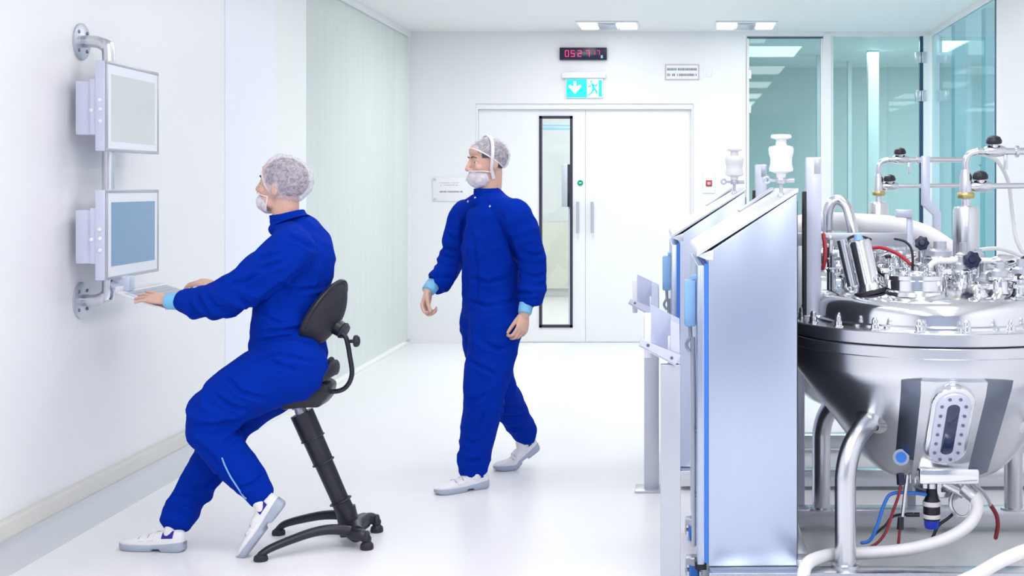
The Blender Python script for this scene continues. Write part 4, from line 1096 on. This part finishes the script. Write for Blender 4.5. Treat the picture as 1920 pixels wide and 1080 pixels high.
# bottom outlet block and flange
MB().box((VX - .02, VY - .30, .425), (.235, .16, .062), None, .012).build('outlet_block', M_POL, vs)
MB().lathe([(0, .30), (.10, .30), (.105, .305), (.105, .325), (.10, .33), (.075, .335), (.075, .36), (0, .36)], (VX - .01, VY - .1, 0), seg=40).build('outlet_flange', M_STEEL, vs)
b = MB(); pv = W(1690, 857, 5.22); b.lathe([(0, -.01), (.026, -.01), (.032, 0), (.032, .012), (.0, .012)], pv, (-.25, -.95, .1), 28); b.cyl(pv + V((.0, .02, 0)), pv + V((.12, .10, .0)), .022).build('sample_port', M_POL, vs)
pz = pv + V((-.25, -.95, .1)).normalized() * .012; MB().lathe([(0, 0), (.022, 0), (.020, .006), (0, .008)], pz, (-.25, -.95, .1), 24).build('sample_port_cap', M_MBLUE, vs)
# manway with clamps on the lid
mc = V((VX - .125, VY - .245, 0))
MB().lathe([(.135, 1.12), (.131, 1.136), (.120, 1.142), (.120, 1.180), (.126, 1.184), (.126, 1.199), (.121, 1.203), (.060, 1.203), (.056, 1.196), (0, 1.196)], mc, seg=56).build('manway', M_POL, vs)
MB().lathe([(0, 1.197), (.052, 1.197), (.052, 1.2), (0, 1.2)], mc, seg=36).build('manway_window', M_SIGHT, vs)
MB().torus(mc + V((0, 0, 1.203)), .060, .006, seg=40, m=8).build('manway_ring', M_POL, vs)
for k_ in range(8):
    a = 2 * PI * (k_ + .35) / 8; u = V((math.cos(a), math.sin(a), 0)); p = mc + u * .104 + V((0, 0, 1.203))
    b = MB(); b.lathe([(0, 0), (.011, 0), (.011, .020), (.014, .022), (.014, .030), (0, .032)], p, seg=12); b.box(p + u * .018 + V((0, 0, .012)), (.055, .020, .012), Matrix.Rotation(a, 3, 'Z'), .003); b.build('manway_clamp', M_POL, vs)
# nozzles on the lid
def lid_z(r):
    T_ = [(0, 1.168), (.1, 1.166), (.2, 1.157), (.3, 1.143), (.4, 1.121), (.45, 1.108)]
    for (a, za), (b_, zb_) in zip(T_, T_[1:]):
        if r <= b_: return za + (zb_ - za) * (r - a) / (b_ - a)
    return 1.10
def nozzle(dx, dy, r, h, name='nozzle', m=M_POL, top=None):
    z = lid_z((dx * dx + dy * dy) ** .5) - .006; p = V((VX + dx, VY + dy, z))
    b = MB(); b.lathe([(r * 1.25, 0), (r, .012), (r, h - .022), (r * 1.45, h - .016), (r * 1.45, h - .004), (r * 1.3, h), (0, h)], p, seg=28)
    b.torus(p + V((0, 0, h - .010)), r * 1.45, .007, seg=28, m=8); b.box(p + V((r * 1.7, 0, h - .01)), (.03, .018, .022), None, .003)
    o = b.build(name, m, vs)
    if top: MB().lathe([(0, h), (r * 1.1, h), (r * 1.1, h + .02), (r * .6, h + .03), (r * .6, h + top), (0, h + top)], p, seg=20).build('nozzle_cap', M_LGREY, o)
    return p + V((0, 0, h))
for a_ in ((.20, -.28, .030, .07, .05), (.30, -.22, .034, .08, .06), (.38, -.12, .030, .07, .05), (.10, -.36, .022, .05, None), (-.30, -.05, .028, .06, .04), (-.20, .22, .03, .08, .05), (.02, .02, .045, .10, .06), (.14, .12, .03, .09, .07), (-.05, .30, .03, .09, .05), (.30, .10, .03, .08, .05), (-.36, .10, .024, .06, .04), (.08, -.13, .026, .06, .05), (-.02, .14, .03, .07, .06), (.16, -.06, .024, .10, .04)):
    nozzle(*a_[:4], top=a_[4])
b = MB(); b.lathe([(.048, 0), (.048, .02), (.060, .024), (.060, .034), (.044, .040), (.040, .055), (.022, .066), (0, .069)], (VX + .19, VY - .16, 1.145), seg=36); b.build('sight_lamp', M_LGREY, vs)
# slanted agitator drive on the left of the lid
pa = V((VX - .30, VY - .20, 1.13)); ad = V((-.22, .05, .97)).normalized()
MB().lathe([(0, -.01), (.060, -.01), (.062, .0), (.050, .02), (.046, .03), (.044, .035), (.044, .20), (.040, .208), (0, .21)], pa, ad, 36).build('drive_motor', M_POL, vs)
MB().lathe([(.055, -.012), (.068, -.010), (.068, .004), (.055, .008)], pa, ad, 30).build('drive_collar', M_BLACKR, vs)
MB().cyl(pa + ad * .21, pa + ad * .235, .020, .014).build('drive_plug', M_LBLUE, vs)
MB().cyl(pa + V((-.07, .03, .02)), pa + V((-.07, .03, .02)) + ad * .19, .022).build('drive_side_cylinder', M_STEEL, vs)
b = MB(); p0 = W(1622, 487, 5.45); p1 = W(1664, 521, 5.40); b.cyl(p0, p1, .012, .008).build('lever', M_BLACK, vs)
p = W(1617, 484, 5.45); MB().box(p, (.04, .03, .03), Matrix.Rotation(.6, 3, 'Y'), .005).build('lever_clip', M_BLUE, vs)
p = W(1634, 505, 5.46); MB().box(p, (.04, .02, .014), Matrix.Rotation(-.2, 3, 'Y'), .004).build('lever_clip', M_MBLUE, vs)
# upright post of lid lift
MB().bx(.512, .574, VY - .03, VY + .025, 1.0, 1.672, .004).build('lift_post', M_LAV, vs)
MB().bx(.498, .513, VY - .028, VY + .02, 1.0, 1.53, .002).build('lift_post_rail', M_BLACKR, vs)
MB().bx(.545, .570, VY - .034, VY - .030, 1.605, 1.665, .001).build('post_label', M_LGREY, vs)
b = MB(); b.bx(.50, .58, VY - .05, VY + .05, 1.0, 1.02, .003).build('post_foot', M_STEEL, vs)

# ---- steam pipework above the lid: canister, elbow, two pipes with valves
PY = 5.78; sP = F / PY
pm = thing('pipework', 'near steel filter canister with two valved pipes running right above the vessel lid', 'pipework', (W(1811, 0, PY).x, PY, 1.15), 0, 'filter canisters with pipes')
cx = W(1811, 0, PY).x; Z = lambda py: W(0, py, PY).z
MB().lathe([(0, Z(500)), (.024, Z(500)), (.024, Z(492)), (.054, Z(490)), (.056, Z(486)), (.056, Z(394)), (.050, Z(388)), (.020, Z(386)), (.018, Z(372)), (0, Z(372))], (cx, PY, 0), seg=40).build('filter_canister', M_STEEL, pm)
MB().lathe([(0, Z(373)), (.034, Z(372)), (.038, Z(369)), (.038, Z(364)), (.034, Z(361)), (.022, Z(360)), (.019, Z(330)), (.0165, Z(318)), (.0, Z(318))], (cx, PY, 0), seg=28).build('clamp_union', M_BROWN, pm)
MB().lathe([(0, Z(361)), (.028, Z(361)), (.026, Z(332)), (.018, Z(318)), (0, Z(318))], (cx, PY, 0), seg=28).build('reducer', M_STEEL, pm)
b = MB(); b.tube([V((cx, PY, Z(320))), V((cx, PY, Z(304))), V((cx + .012, PY, Z(291))), V((cx + .045, PY, Z(285))), V((cx + .10, PY, Z(284))), V((cx + .5, PY, Z(284)))], .0155, 16, 7); b.build('upper_pipe', M_STEEL, pm)
b = MB(); b.tube([V((cx, PY, Z(351))), V((cx + .1, PY, Z(349))), V((cx + .5, PY, Z(347)))], .0125, 14, 4); b.build('lower_pipe', M_STEEL, pm)
def valve(par, x, y, z, s=1.):
    b = MB(); b.tube([V((x - .045 * s, y, z)), V((x - .02 * s, y, z)), V((x + .02 * s, y, z)), V((x + .045 * s, y, z))], [.018 * s, .026 * s, .026 * s, .018 * s], 16, 4); b.cyl((x, y, z), (x - .005, y - .01, z + .035 * s), .019 * s); v_ = b.build('valve', M_STEEL, par)
    MB().lathe([(0, .030), (.030, .030), (.034, .034), (.034, .046), (.026, .060), (.012, .066), (0, .067)], (x - .004, y - .008, z), (-.05, -.1, 1), 24).build('valve_knob', M_BLACK, v_)
    return v_
valve(pm, cx + .125, PY, Z(283)); valve(pm, cx + .066, PY, Z(349))
b = MB(); b.bx(cx + .165, cx + .180, PY - .01, PY + .01, Z(318), Z(290), .002); b.build('drain_stub', M_STEEL, pm)
b = MB(); b.lathe([(.016, 0), (.026, .0), (.026, .012), (.016, .012)], (cx + .215, PY, Z(284)), (1, 0, 0), 20); b.build('pipe_clamp', M_STEEL, pm)
# ---- front sampling pipe with star knobs
sp_ = thing('sampling_pipe', 'white pipe with dark star knobs lying across the near vessel lid', 'pipework', W(1830, 500, 5.45), 0, 'sampling pipes')
yy = 5.45
b = MB(); b.tube([W(1742, 512, yy), W(1744, 500, yy), W(1752, 492, yy), W(1770, 489, yy), W(1850, 489, yy), W(1935, 489, yy)], .013, 14, 6); b.build('pipe', M_WHITE, sp_)
b = MB(); b.tube([W(1858, 490, yy), W(1870, 490, yy), W(1895, 489, yy), W(1908, 489, yy)], [.014, .024, .024, .014], 16, 5); b.build('valve_body', M_POL, sp_)
def star(par, p, r, nrm=(0, -1, .15)):
    u, w_, a = frame_for(nrm); b = MB(); ring = []
    for k_ in range(40):
        q = 2 * PI * k_ / 40; rr = r * (1 + .10 * math.cos(7 * q)); ring.append((rr * math.cos(q), rr * math.sin(q)))
    b.prism(ring, p, u, w_, a, .024, .003); b.cyl(p - a * .03, p, r * .4); b.lathe([(0, .024), (r * .5, .024), (r * .4, .030), (0, .031)], p, a, 20)
    return b.build('star_knob', M_NAVY, par)
star(sp_, W(1821, 488, yy - .05), .034); star(sp_, W(1921, 497, yy - .08), .034)
MB().cyl(W(1760, 490, yy), W(1760, 535, yy), .010).build('pipe_support', M_STEEL, sp_)
MB().cyl(W(1845, 490, yy), W(1845, 530, yy), .010).build('pipe_support', M_STEEL, sp_)
kk = thing('star_knob_valve', 'dark star knob on a slim steel stem at the back of near lid', 'valve', W(1728, 515, 5.65), 0, 'star knob valves')
MB().cyl(W(1727, 532, 5.65), W(1727, 470, 5.65), .012).lathe([(0, 0), (.03, 0), (.03, .01), (.012, .02), (0, .02)], W(1727, 500, 5.65), seg=20).build('stem', M_STEEL, kk)
star(kk, W(1728, 457, 5.63), .029, (-.1, -1, .2))
# ---- drain: valve, pneumatic actuator
da = thing('drain_valve', 'black and blue drain actuator hanging below the near vessel', 'valve', (VX - .01, VY - .1, .2), 0, 'drain valves')
ya = 5.33; ax_ = W(1747, 0, ya).x; zz = lambda py: W(0, py, ya).z
MB().cyl((ax_, ya, zz(888)), (ax_, ya, zz(918)), .020).bx(ax_ - .035, ax_ - .02, ya - .01, ya + .01, zz(915), zz(885)).bx(ax_ + .02, ax_ + .035, ya - .01, ya + .01, zz(925), zz(885)).build('valve_neck', M_STEEL, da)
MB().lathe([(0, zz(974)), (.033, zz(974)), (.034, zz(972)), (.034, zz(940)), (.030, zz(936)), (.024, zz(930)), (.022, zz(915)), (0, zz(915))], (ax_, ya, 0), seg=30).build('actuator', M_BLACK, da)
MB().lathe([(.0345, zz(948)), (.0365, zz(947)), (.0365, zz(940)), (.0345, zz(939))], (ax_, ya, 0), seg=30).lathe([(.0345, zz(971)), (.0365, zz(970)), (.0365, zz(964)), (.0345, zz(963))], (ax_, ya, 0), seg=30).build('actuator_band', M_WHITE, da)
MB().lathe([(0, zz(990)), (.026, zz(990)), (.030, zz(986)), (.031, zz(974)), (0, zz(974))], (ax_, ya, 0), seg=30).build('actuator_cap', M_BLUE, da)
b = MB(); b.cyl(W(1770, 905, ya), W(1808, 925, ya - .02), .024).cyl(W(1795, 905, ya), W(1822, 925, ya - .03), .018); b.torus(W(1800, 945, ya), .052, .007, (.5, -.8, .3), 30, 8); b.lathe([(0, -.006), (.045, -.006), (.045, .006), (0, .006)], W(1800, 945, ya), (.5, -.8, .3), 30); b.build('hose_union', M_STEEL, da)
for px in (1706, 1716, 1726): MB().cyl(W(px, 885, ya), W(px, 905, ya), .006, seg=10).build('drain_stud', M_STEEL, da)

# ---- copies for the far line
def far(o, label): return copy_tree(o, OFF, label)
far(cabn, 'far steel control cabinet with sloped roof, behind the near cabinet')
far(fl, 'far white breather filter standing on the far cabinet roof')
far(ps, 'far sheet-metal stand with tilted tray, nearer to the back door')
far(sk, 'far low steel skid frame behind the near vessel legs')
far(vs, 'far stainless steel vessel mostly hidden behind the near vessel')
far(pm, 'far filter canister with valved pipes in front of the teal glass')

# ---- hoses and cables
def hose(label, pts, r, m, name='hose', cat='hose', n=10, ends=None):
    t_ = thing(name, label, cat, V(pts[0]))
    b = MB(); b.tube([V(p) for p in pts], r, 16, n, None, True); b.build('tube', m, t_)
    if ends:
        for i, j in ((0, 1), (-1, -2)):
            p = V(pts[i]); d = (V(pts[j]) - p).normalized(); MB().cyl(p - d * .01, p + d * .045, r * 1.22, seg=20).build('end_fitting', ends, t_)
    return t_
hose('thick white hose curving from the vessel drain down to the floor', [W(1812, 918, 5.28), W(1826, 930, 5.26), W(1832, 955, 5.24), W(1815, 985, 5.22), W(1770, 1012, 5.21), W(1700, 1030, 5.20), W(1620, 1037, 5.19), W(1560, 1040, 5.165), W(1520, 1052, 5.02), W(1507, 1075, 4.93), W(1512, 1105, 4.90)], .0245, M_HOSE, ends=M_STEEL)
hose('white hose rising from the bottom right corner of the picture', [W(1780, 1100, 4.86), W(1830, 1078, 4.86), W(1880, 1050, 4.86), W(1930, 1030, 4.86), W(1985, 1020, 4.88)], .0245, M_HOSE)
hose('broad white duct arching behind the near vessel lid', [W(1480, 424, 6.55), W(1540, 416, 6.5), W(1610, 418, 6.45), W(1680, 424, 6.4), W(1735, 440, 6.35), W(1780, 468, 6.3), W(1830, 505, 6.25)], .046, M_HOSE, 'duct', 'duct')
hose('bent steel pipe hooping over the white duct', [W(1552, 432, 6.38), W(1553, 400, 6.38), W(1560, 380, 6.38), W(1574, 376, 6.38), W(1588, 390, 6.36), W(1598, 425, 6.33), W(1604, 455, 6.32)], .026, M_STEEL, 'pipe', 'pipe')
hose('thin white tube sagging in front of the right wall', [W(1838, 288, 6.1), W(1868, 300, 6.3), W(1890, 340, 6.5), W(1898, 400, 6.6), W(1906, 450, 6.6), W(1925, 485, 6.6)], .010, M_HOSE, 'hose')
hose('thin white tube looping right of the near canister', [W(1838, 468, 6.0), W(1870, 466, 6.1), W(1900, 474, 6.2), W(1940, 490, 6.2)], .009, M_HOSE, 'hose')
hose('blue cable drooping from the drain actuator to the floor', [W(1735, 927, 5.3), W(1705, 924, 5.29), W(1672, 926, 5.28), W(1658, 945, 5.27), W(1645, 985, 5.26), W(1632, 1012, 5.26), W(1616, 1018, 5.26)], .007, M_MBLUE, 'cable', 'cable')
hose('long red cable hanging below the sample port', [W(1689, 900, 5.24), W(1686, 925, 5.24), W(1674, 960, 5.25), W(1662, 995, 5.25), W(1648, 1015, 5.25), W(1632, 1026, 5.25)], .006, M_DRED, 'cable', 'cable')
hose('short red cable below the hanging sensor', [W(1688, 985, 5.26), W(1686, 1005, 5.26), W(1684, 1025, 5.26)], .006, M_DRED, 'cable', 'cable')
hose('dark cable crossing the rear beam to the sensor', [W(1640, 1002, 5.6), W(1660, 985, 5.5), W(1672, 970, 5.4), W(1690, 965, 5.32), W(1715, 966, 5.3)], .006, M_BLACK, 'cable', 'cable')
hose('dark cable hanging right of the drain actuator', [W(1800, 950, 5.34), W(1780, 970, 5.33), W(1760, 985, 5.32), W(1750, 1005, 5.31), W(1742, 1018, 5.31)], .0065, M_BLACK, 'cable', 'cable')
hose('red cable end dangling at the right under the vessel', [W(1858, 948, 5.45), W(1868, 965, 5.45), W(1871, 985, 5.45), W(1867, 1008, 5.45)], .009, M_DRED, 'cable', 'cable')
hose('grey cable sloping down from the vessel bottom at right', [W(1812, 900, 5.4), W(1836, 915, 5.42), W(1852, 935, 5.44), W(1858, 950, 5.45)], .007, M_LGREY, 'cable', 'cable')
hose('red cable hanging beside the lift post', [W(1544, 440, 5.75), W(1547, 465, 5.72), W(1546, 490, 5.70), W(1543, 503, 5.70)], .009, M_RED, 'cable', 'cable')
hose('red cable running over the rear of the near lid', [W(1625, 468, 5.72), W(1650, 464, 5.7), W(1675, 472, 5.68), W(1692, 482, 5.65), W(1706, 494, 5.62)], .008, M_RED, 'cable', 'cable')
hose('black cable looping over the drive motor', [W(1584, 462, 5.42), W(1590, 448, 5.44), W(1605, 442, 5.46), W(1620, 445, 5.5), W(1632, 449, 5.55)], .006, M_BLACK, 'cable', 'cable')
hose('black cable arching left of the star knob', [W(1678, 448, 5.75), W(1695, 452, 5.7), W(1707, 463, 5.68), W(1711, 480, 5.66), W(1711, 505, 5.65)], .0055, M_BLACK, 'cable', 'cable')
# hanging sensor under the sample port
hs = thing('level_sensor', 'slim steel level sensor hanging under the vessel with black connectors', 'sensor', W(1694, 950, 5.25))
MB().cyl(W(1701, 890, 5.25), W(1692, 968, 5.25), .008, .007).build('rod', M_STEEL, hs)
MB().cyl(W(1688, 888, 5.24), W(1689, 908, 5.24), .016).build('top_connector', M_NAVY, hs)
MB().cyl(W(1689, 970, 5.255), W(1688, 992, 5.255), .012, .014).build('bottom_connector', M_BLACK, hs)
MB().cyl(W(1699, 965, 5.3), W(1712, 965, 5.3), .009).cyl(W(1714, 965, 5.3), W(1724, 965, 5.3), .009).build('side_connector', M_BLACK, hs)
# crossbar and bracket at the back of the near lid
cbar = thing('crossbar', 'pale grey metal crossbar behind the near vessel lid', 'beam', W(1620, 462, 6.2))
a = W(1490, 462, 6.2); b_ = W(1712, 437, 6.2); MB().bx(a.x, b_.x, 6.2, 6.25, a.z, b_.z, .004).build('bar', M_LGREY, cbar)
for px in (1500, 1708): q = W(px, 460, 6.22); MB().bx(q.x - .02, q.x + .02, 6.2, 6.25, 0, q.z, .003).build('upright', M_LGREY, cbar)
bk = thing('sheet_bracket', 'lavender sheet metal bracket standing behind the near vessel', 'bracket', W(1705, 455, 6.1))
a = W(1681, 408, 6.1); b_ = W(1710, 393, 6.1); MB().bx(a.x, b_.x, 6.08, 6.14, a.z, b_.z, .004).build('head_plate', M_LAV, bk)
a = W(1701, 452, 6.1); b_ = W(1712, 406, 6.1); MB().bx(a.x, b_.x, 6.10, 6.12, .95, b_.z, .003).build('stem', M_LAV, bk)
b2 = thing('kinked_bracket', 'tall lavender bracket kinked to the right in front of the glass', 'bracket', W(1740, 440, 7.0))
yk = 7.0; MB().prism([(W(px, py, yk).x, W(px, py, yk).z) for px, py in ((1730, 292), (1744, 292), (1744, 376), (1765, 398), (1765, 520), (1751, 520), (1751, 404), (1730, 384))], (0, yk, 0), (1, 0, 0), (0, 0, 1), (0, 1, 0), .05, .003).build('plate', M_LAV, b2)
# clutter of fittings on the lid rear, each a thing
rnd = random.Random(11)
fits = [(1562, 500, 5.65, .9), (1640, 497, 5.72, 1.), (1665, 505, 5.66, .8), (1690, 500, 5.74, 1.1), (1755, 505, 5.7, .9), (1785, 515, 5.55, .9), (1870, 520, 5.6, 1.), (1905, 515, 5.6, 1.1), (1880, 545, 5.35, 1.1), (1910, 545, 5.3, 1.2), (1556, 470, 5.8, 1.), (1612, 470, 5.8, .8)]
wh = ['lower one right of the lift post', 'behind the blue lever clip', 'behind the left of the manway', 'under the red cable end', 'beside the white pipe elbow', 'left below the big star knob', 'under the valve body of the white pipe', 'under the right end of the white pipe', 'front one right of the sight lamp', 'front one at the right picture edge', 'upper one behind the red cable at the post', 'behind the drive motor plug']
for (px, py, y, k_), wd in zip(fits, wh):
    p = W(px, py, y); base = V((p.x, p.y, 1.10)); hgt = p.z - 1.10 + .05
    t_ = thing('clamp_fitting', 'steel clamp fitting on near lid, ' + wd, 'pipe fitting', base, 0, 'small fittings on the near lid')
    MB().cyl(base, base + V((0, 0, hgt)), .014 * k_).lathe([(0, 0), (.03 * k_, 0), (.032 * k_, .006), (.032 * k_, .014), (.026 * k_, .02), (0, .02)], base + V((0, 0, hgt * .55)), seg=22).build('body', M_POL, t_)
    d = V((rnd.choice((-1, 1)) * .8, -.4, .25)).normalized(); q = base + V((0, 0, hgt * .86))
    MB().cyl(q, q + d * .05 * k_, .010 * k_).lathe([(0, .0), (.018 * k_, 0), (.018 * k_, .018), (0, .018)], q + d * .05 * k_, d, 18).build('side_branch', M_STEEL, t_)
    MB().ell(base + V((0, 0, hgt + .004)), (.018 * k_, .018 * k_, .012 * k_)).build('cap', M_BLACK if rnd.random() < .45 else M_LGREY, t_)
# white tank behind the side glass
tk = thing('storage_tank', 'white round-topped tank behind the side glass wall', 'tank', (3.15, 12.2, 0))
MB().lathe([(0, 0), (.42, 0), (.42, 1.75), (.40, 1.95), (.33, 2.10), (.2, 2.19), (0, 2.22)], (3.15, 12.2, 0), seg=48).build('tank_body', M_WHITE, tk)
MB().torus((3.15, 12.2, 1.75), .421, .012).build('tank_seam', M_LGREY, tk)
# ------------------------------------------------------------------ lights, world, camera
def area(x, y, z, sx, sy, e, col=(1, 1, 1), rot=(0, 0, 0)):
    l = bpy.data.lights.new('ceiling_lamp', 'AREA'); l.shape = 'RECTANGLE'; l.size = sx; l.size_y = sy
    l.energy = e; l.color = col
    o = bpy.data.objects.new('ceiling_lamp_light', l); o.location = (x, y, z); o.rotation_euler = rot; C.objects.link(o); return o
for y, e in ((0., 24), (2., 24), (4.0, 20), (6.5, 14), (9.0, 15), (11.4, 29)):
    for x in (-1.0, 1.0):
        area(x, y, H - .012, .6, 1.2, e * (1.3 if x < 0 and 1 < y < 5 else 1), (1, .975, .96))
area(-4.4, 12, H - .02, 2, 3, 75, (1, 1, .98))       # room behind the left glazing
area(-1.0, 14.4, H - .02, 1.2, .8, 40, (1, 1, .97))   # corridor
area(-1.1, 17.2, H - .02, 1.2, 1.6, 36, (1, 1, .97))  # second corridor light, unseen, added to brighten it
area(3.2, 14.6, H - .02, 2.5, 1.5, 80, (1, 1, 1))    # room behind the teal glazing
area(4.4, 11.2, H - .02, 2.0, 2.5, 85, (1, 1, 1))
w = bpy.data.worlds.new('daylight'); bpy.context.scene.world = w; w.use_nodes = True
bg = w.node_tree.nodes['Background']; bg.inputs[0].default_value = (.84, .88, 1., 1); bg.inputs[1].default_value = .50

cam = bpy.data.cameras.new('camera'); co = bpy.data.objects.new('camera', cam); C.objects.link(co)
co.location = (0, 0, EYE); co.rotation_euler = (PI / 2, 0, 0)
cam.sensor_width = 36; cam.lens = F / 1920 * 36; cam.shift_x = -320 / 1920; cam.shift_y = -190 / 1920
cam.clip_end = 100
sc = bpy.context.scene; sc.camera = co
sc.view_settings.view_transform = 'Standard'; sc.view_settings.look = 'None'
sc.view_settings.gamma = 1; sc.view_settings.use_curve_mapping = False; sc.view_settings.exposure = 0
sc.cycles.use_denoising = True
sc.cycles.max_bounces = 10; sc.cycles.transparent_max_bounces = 16
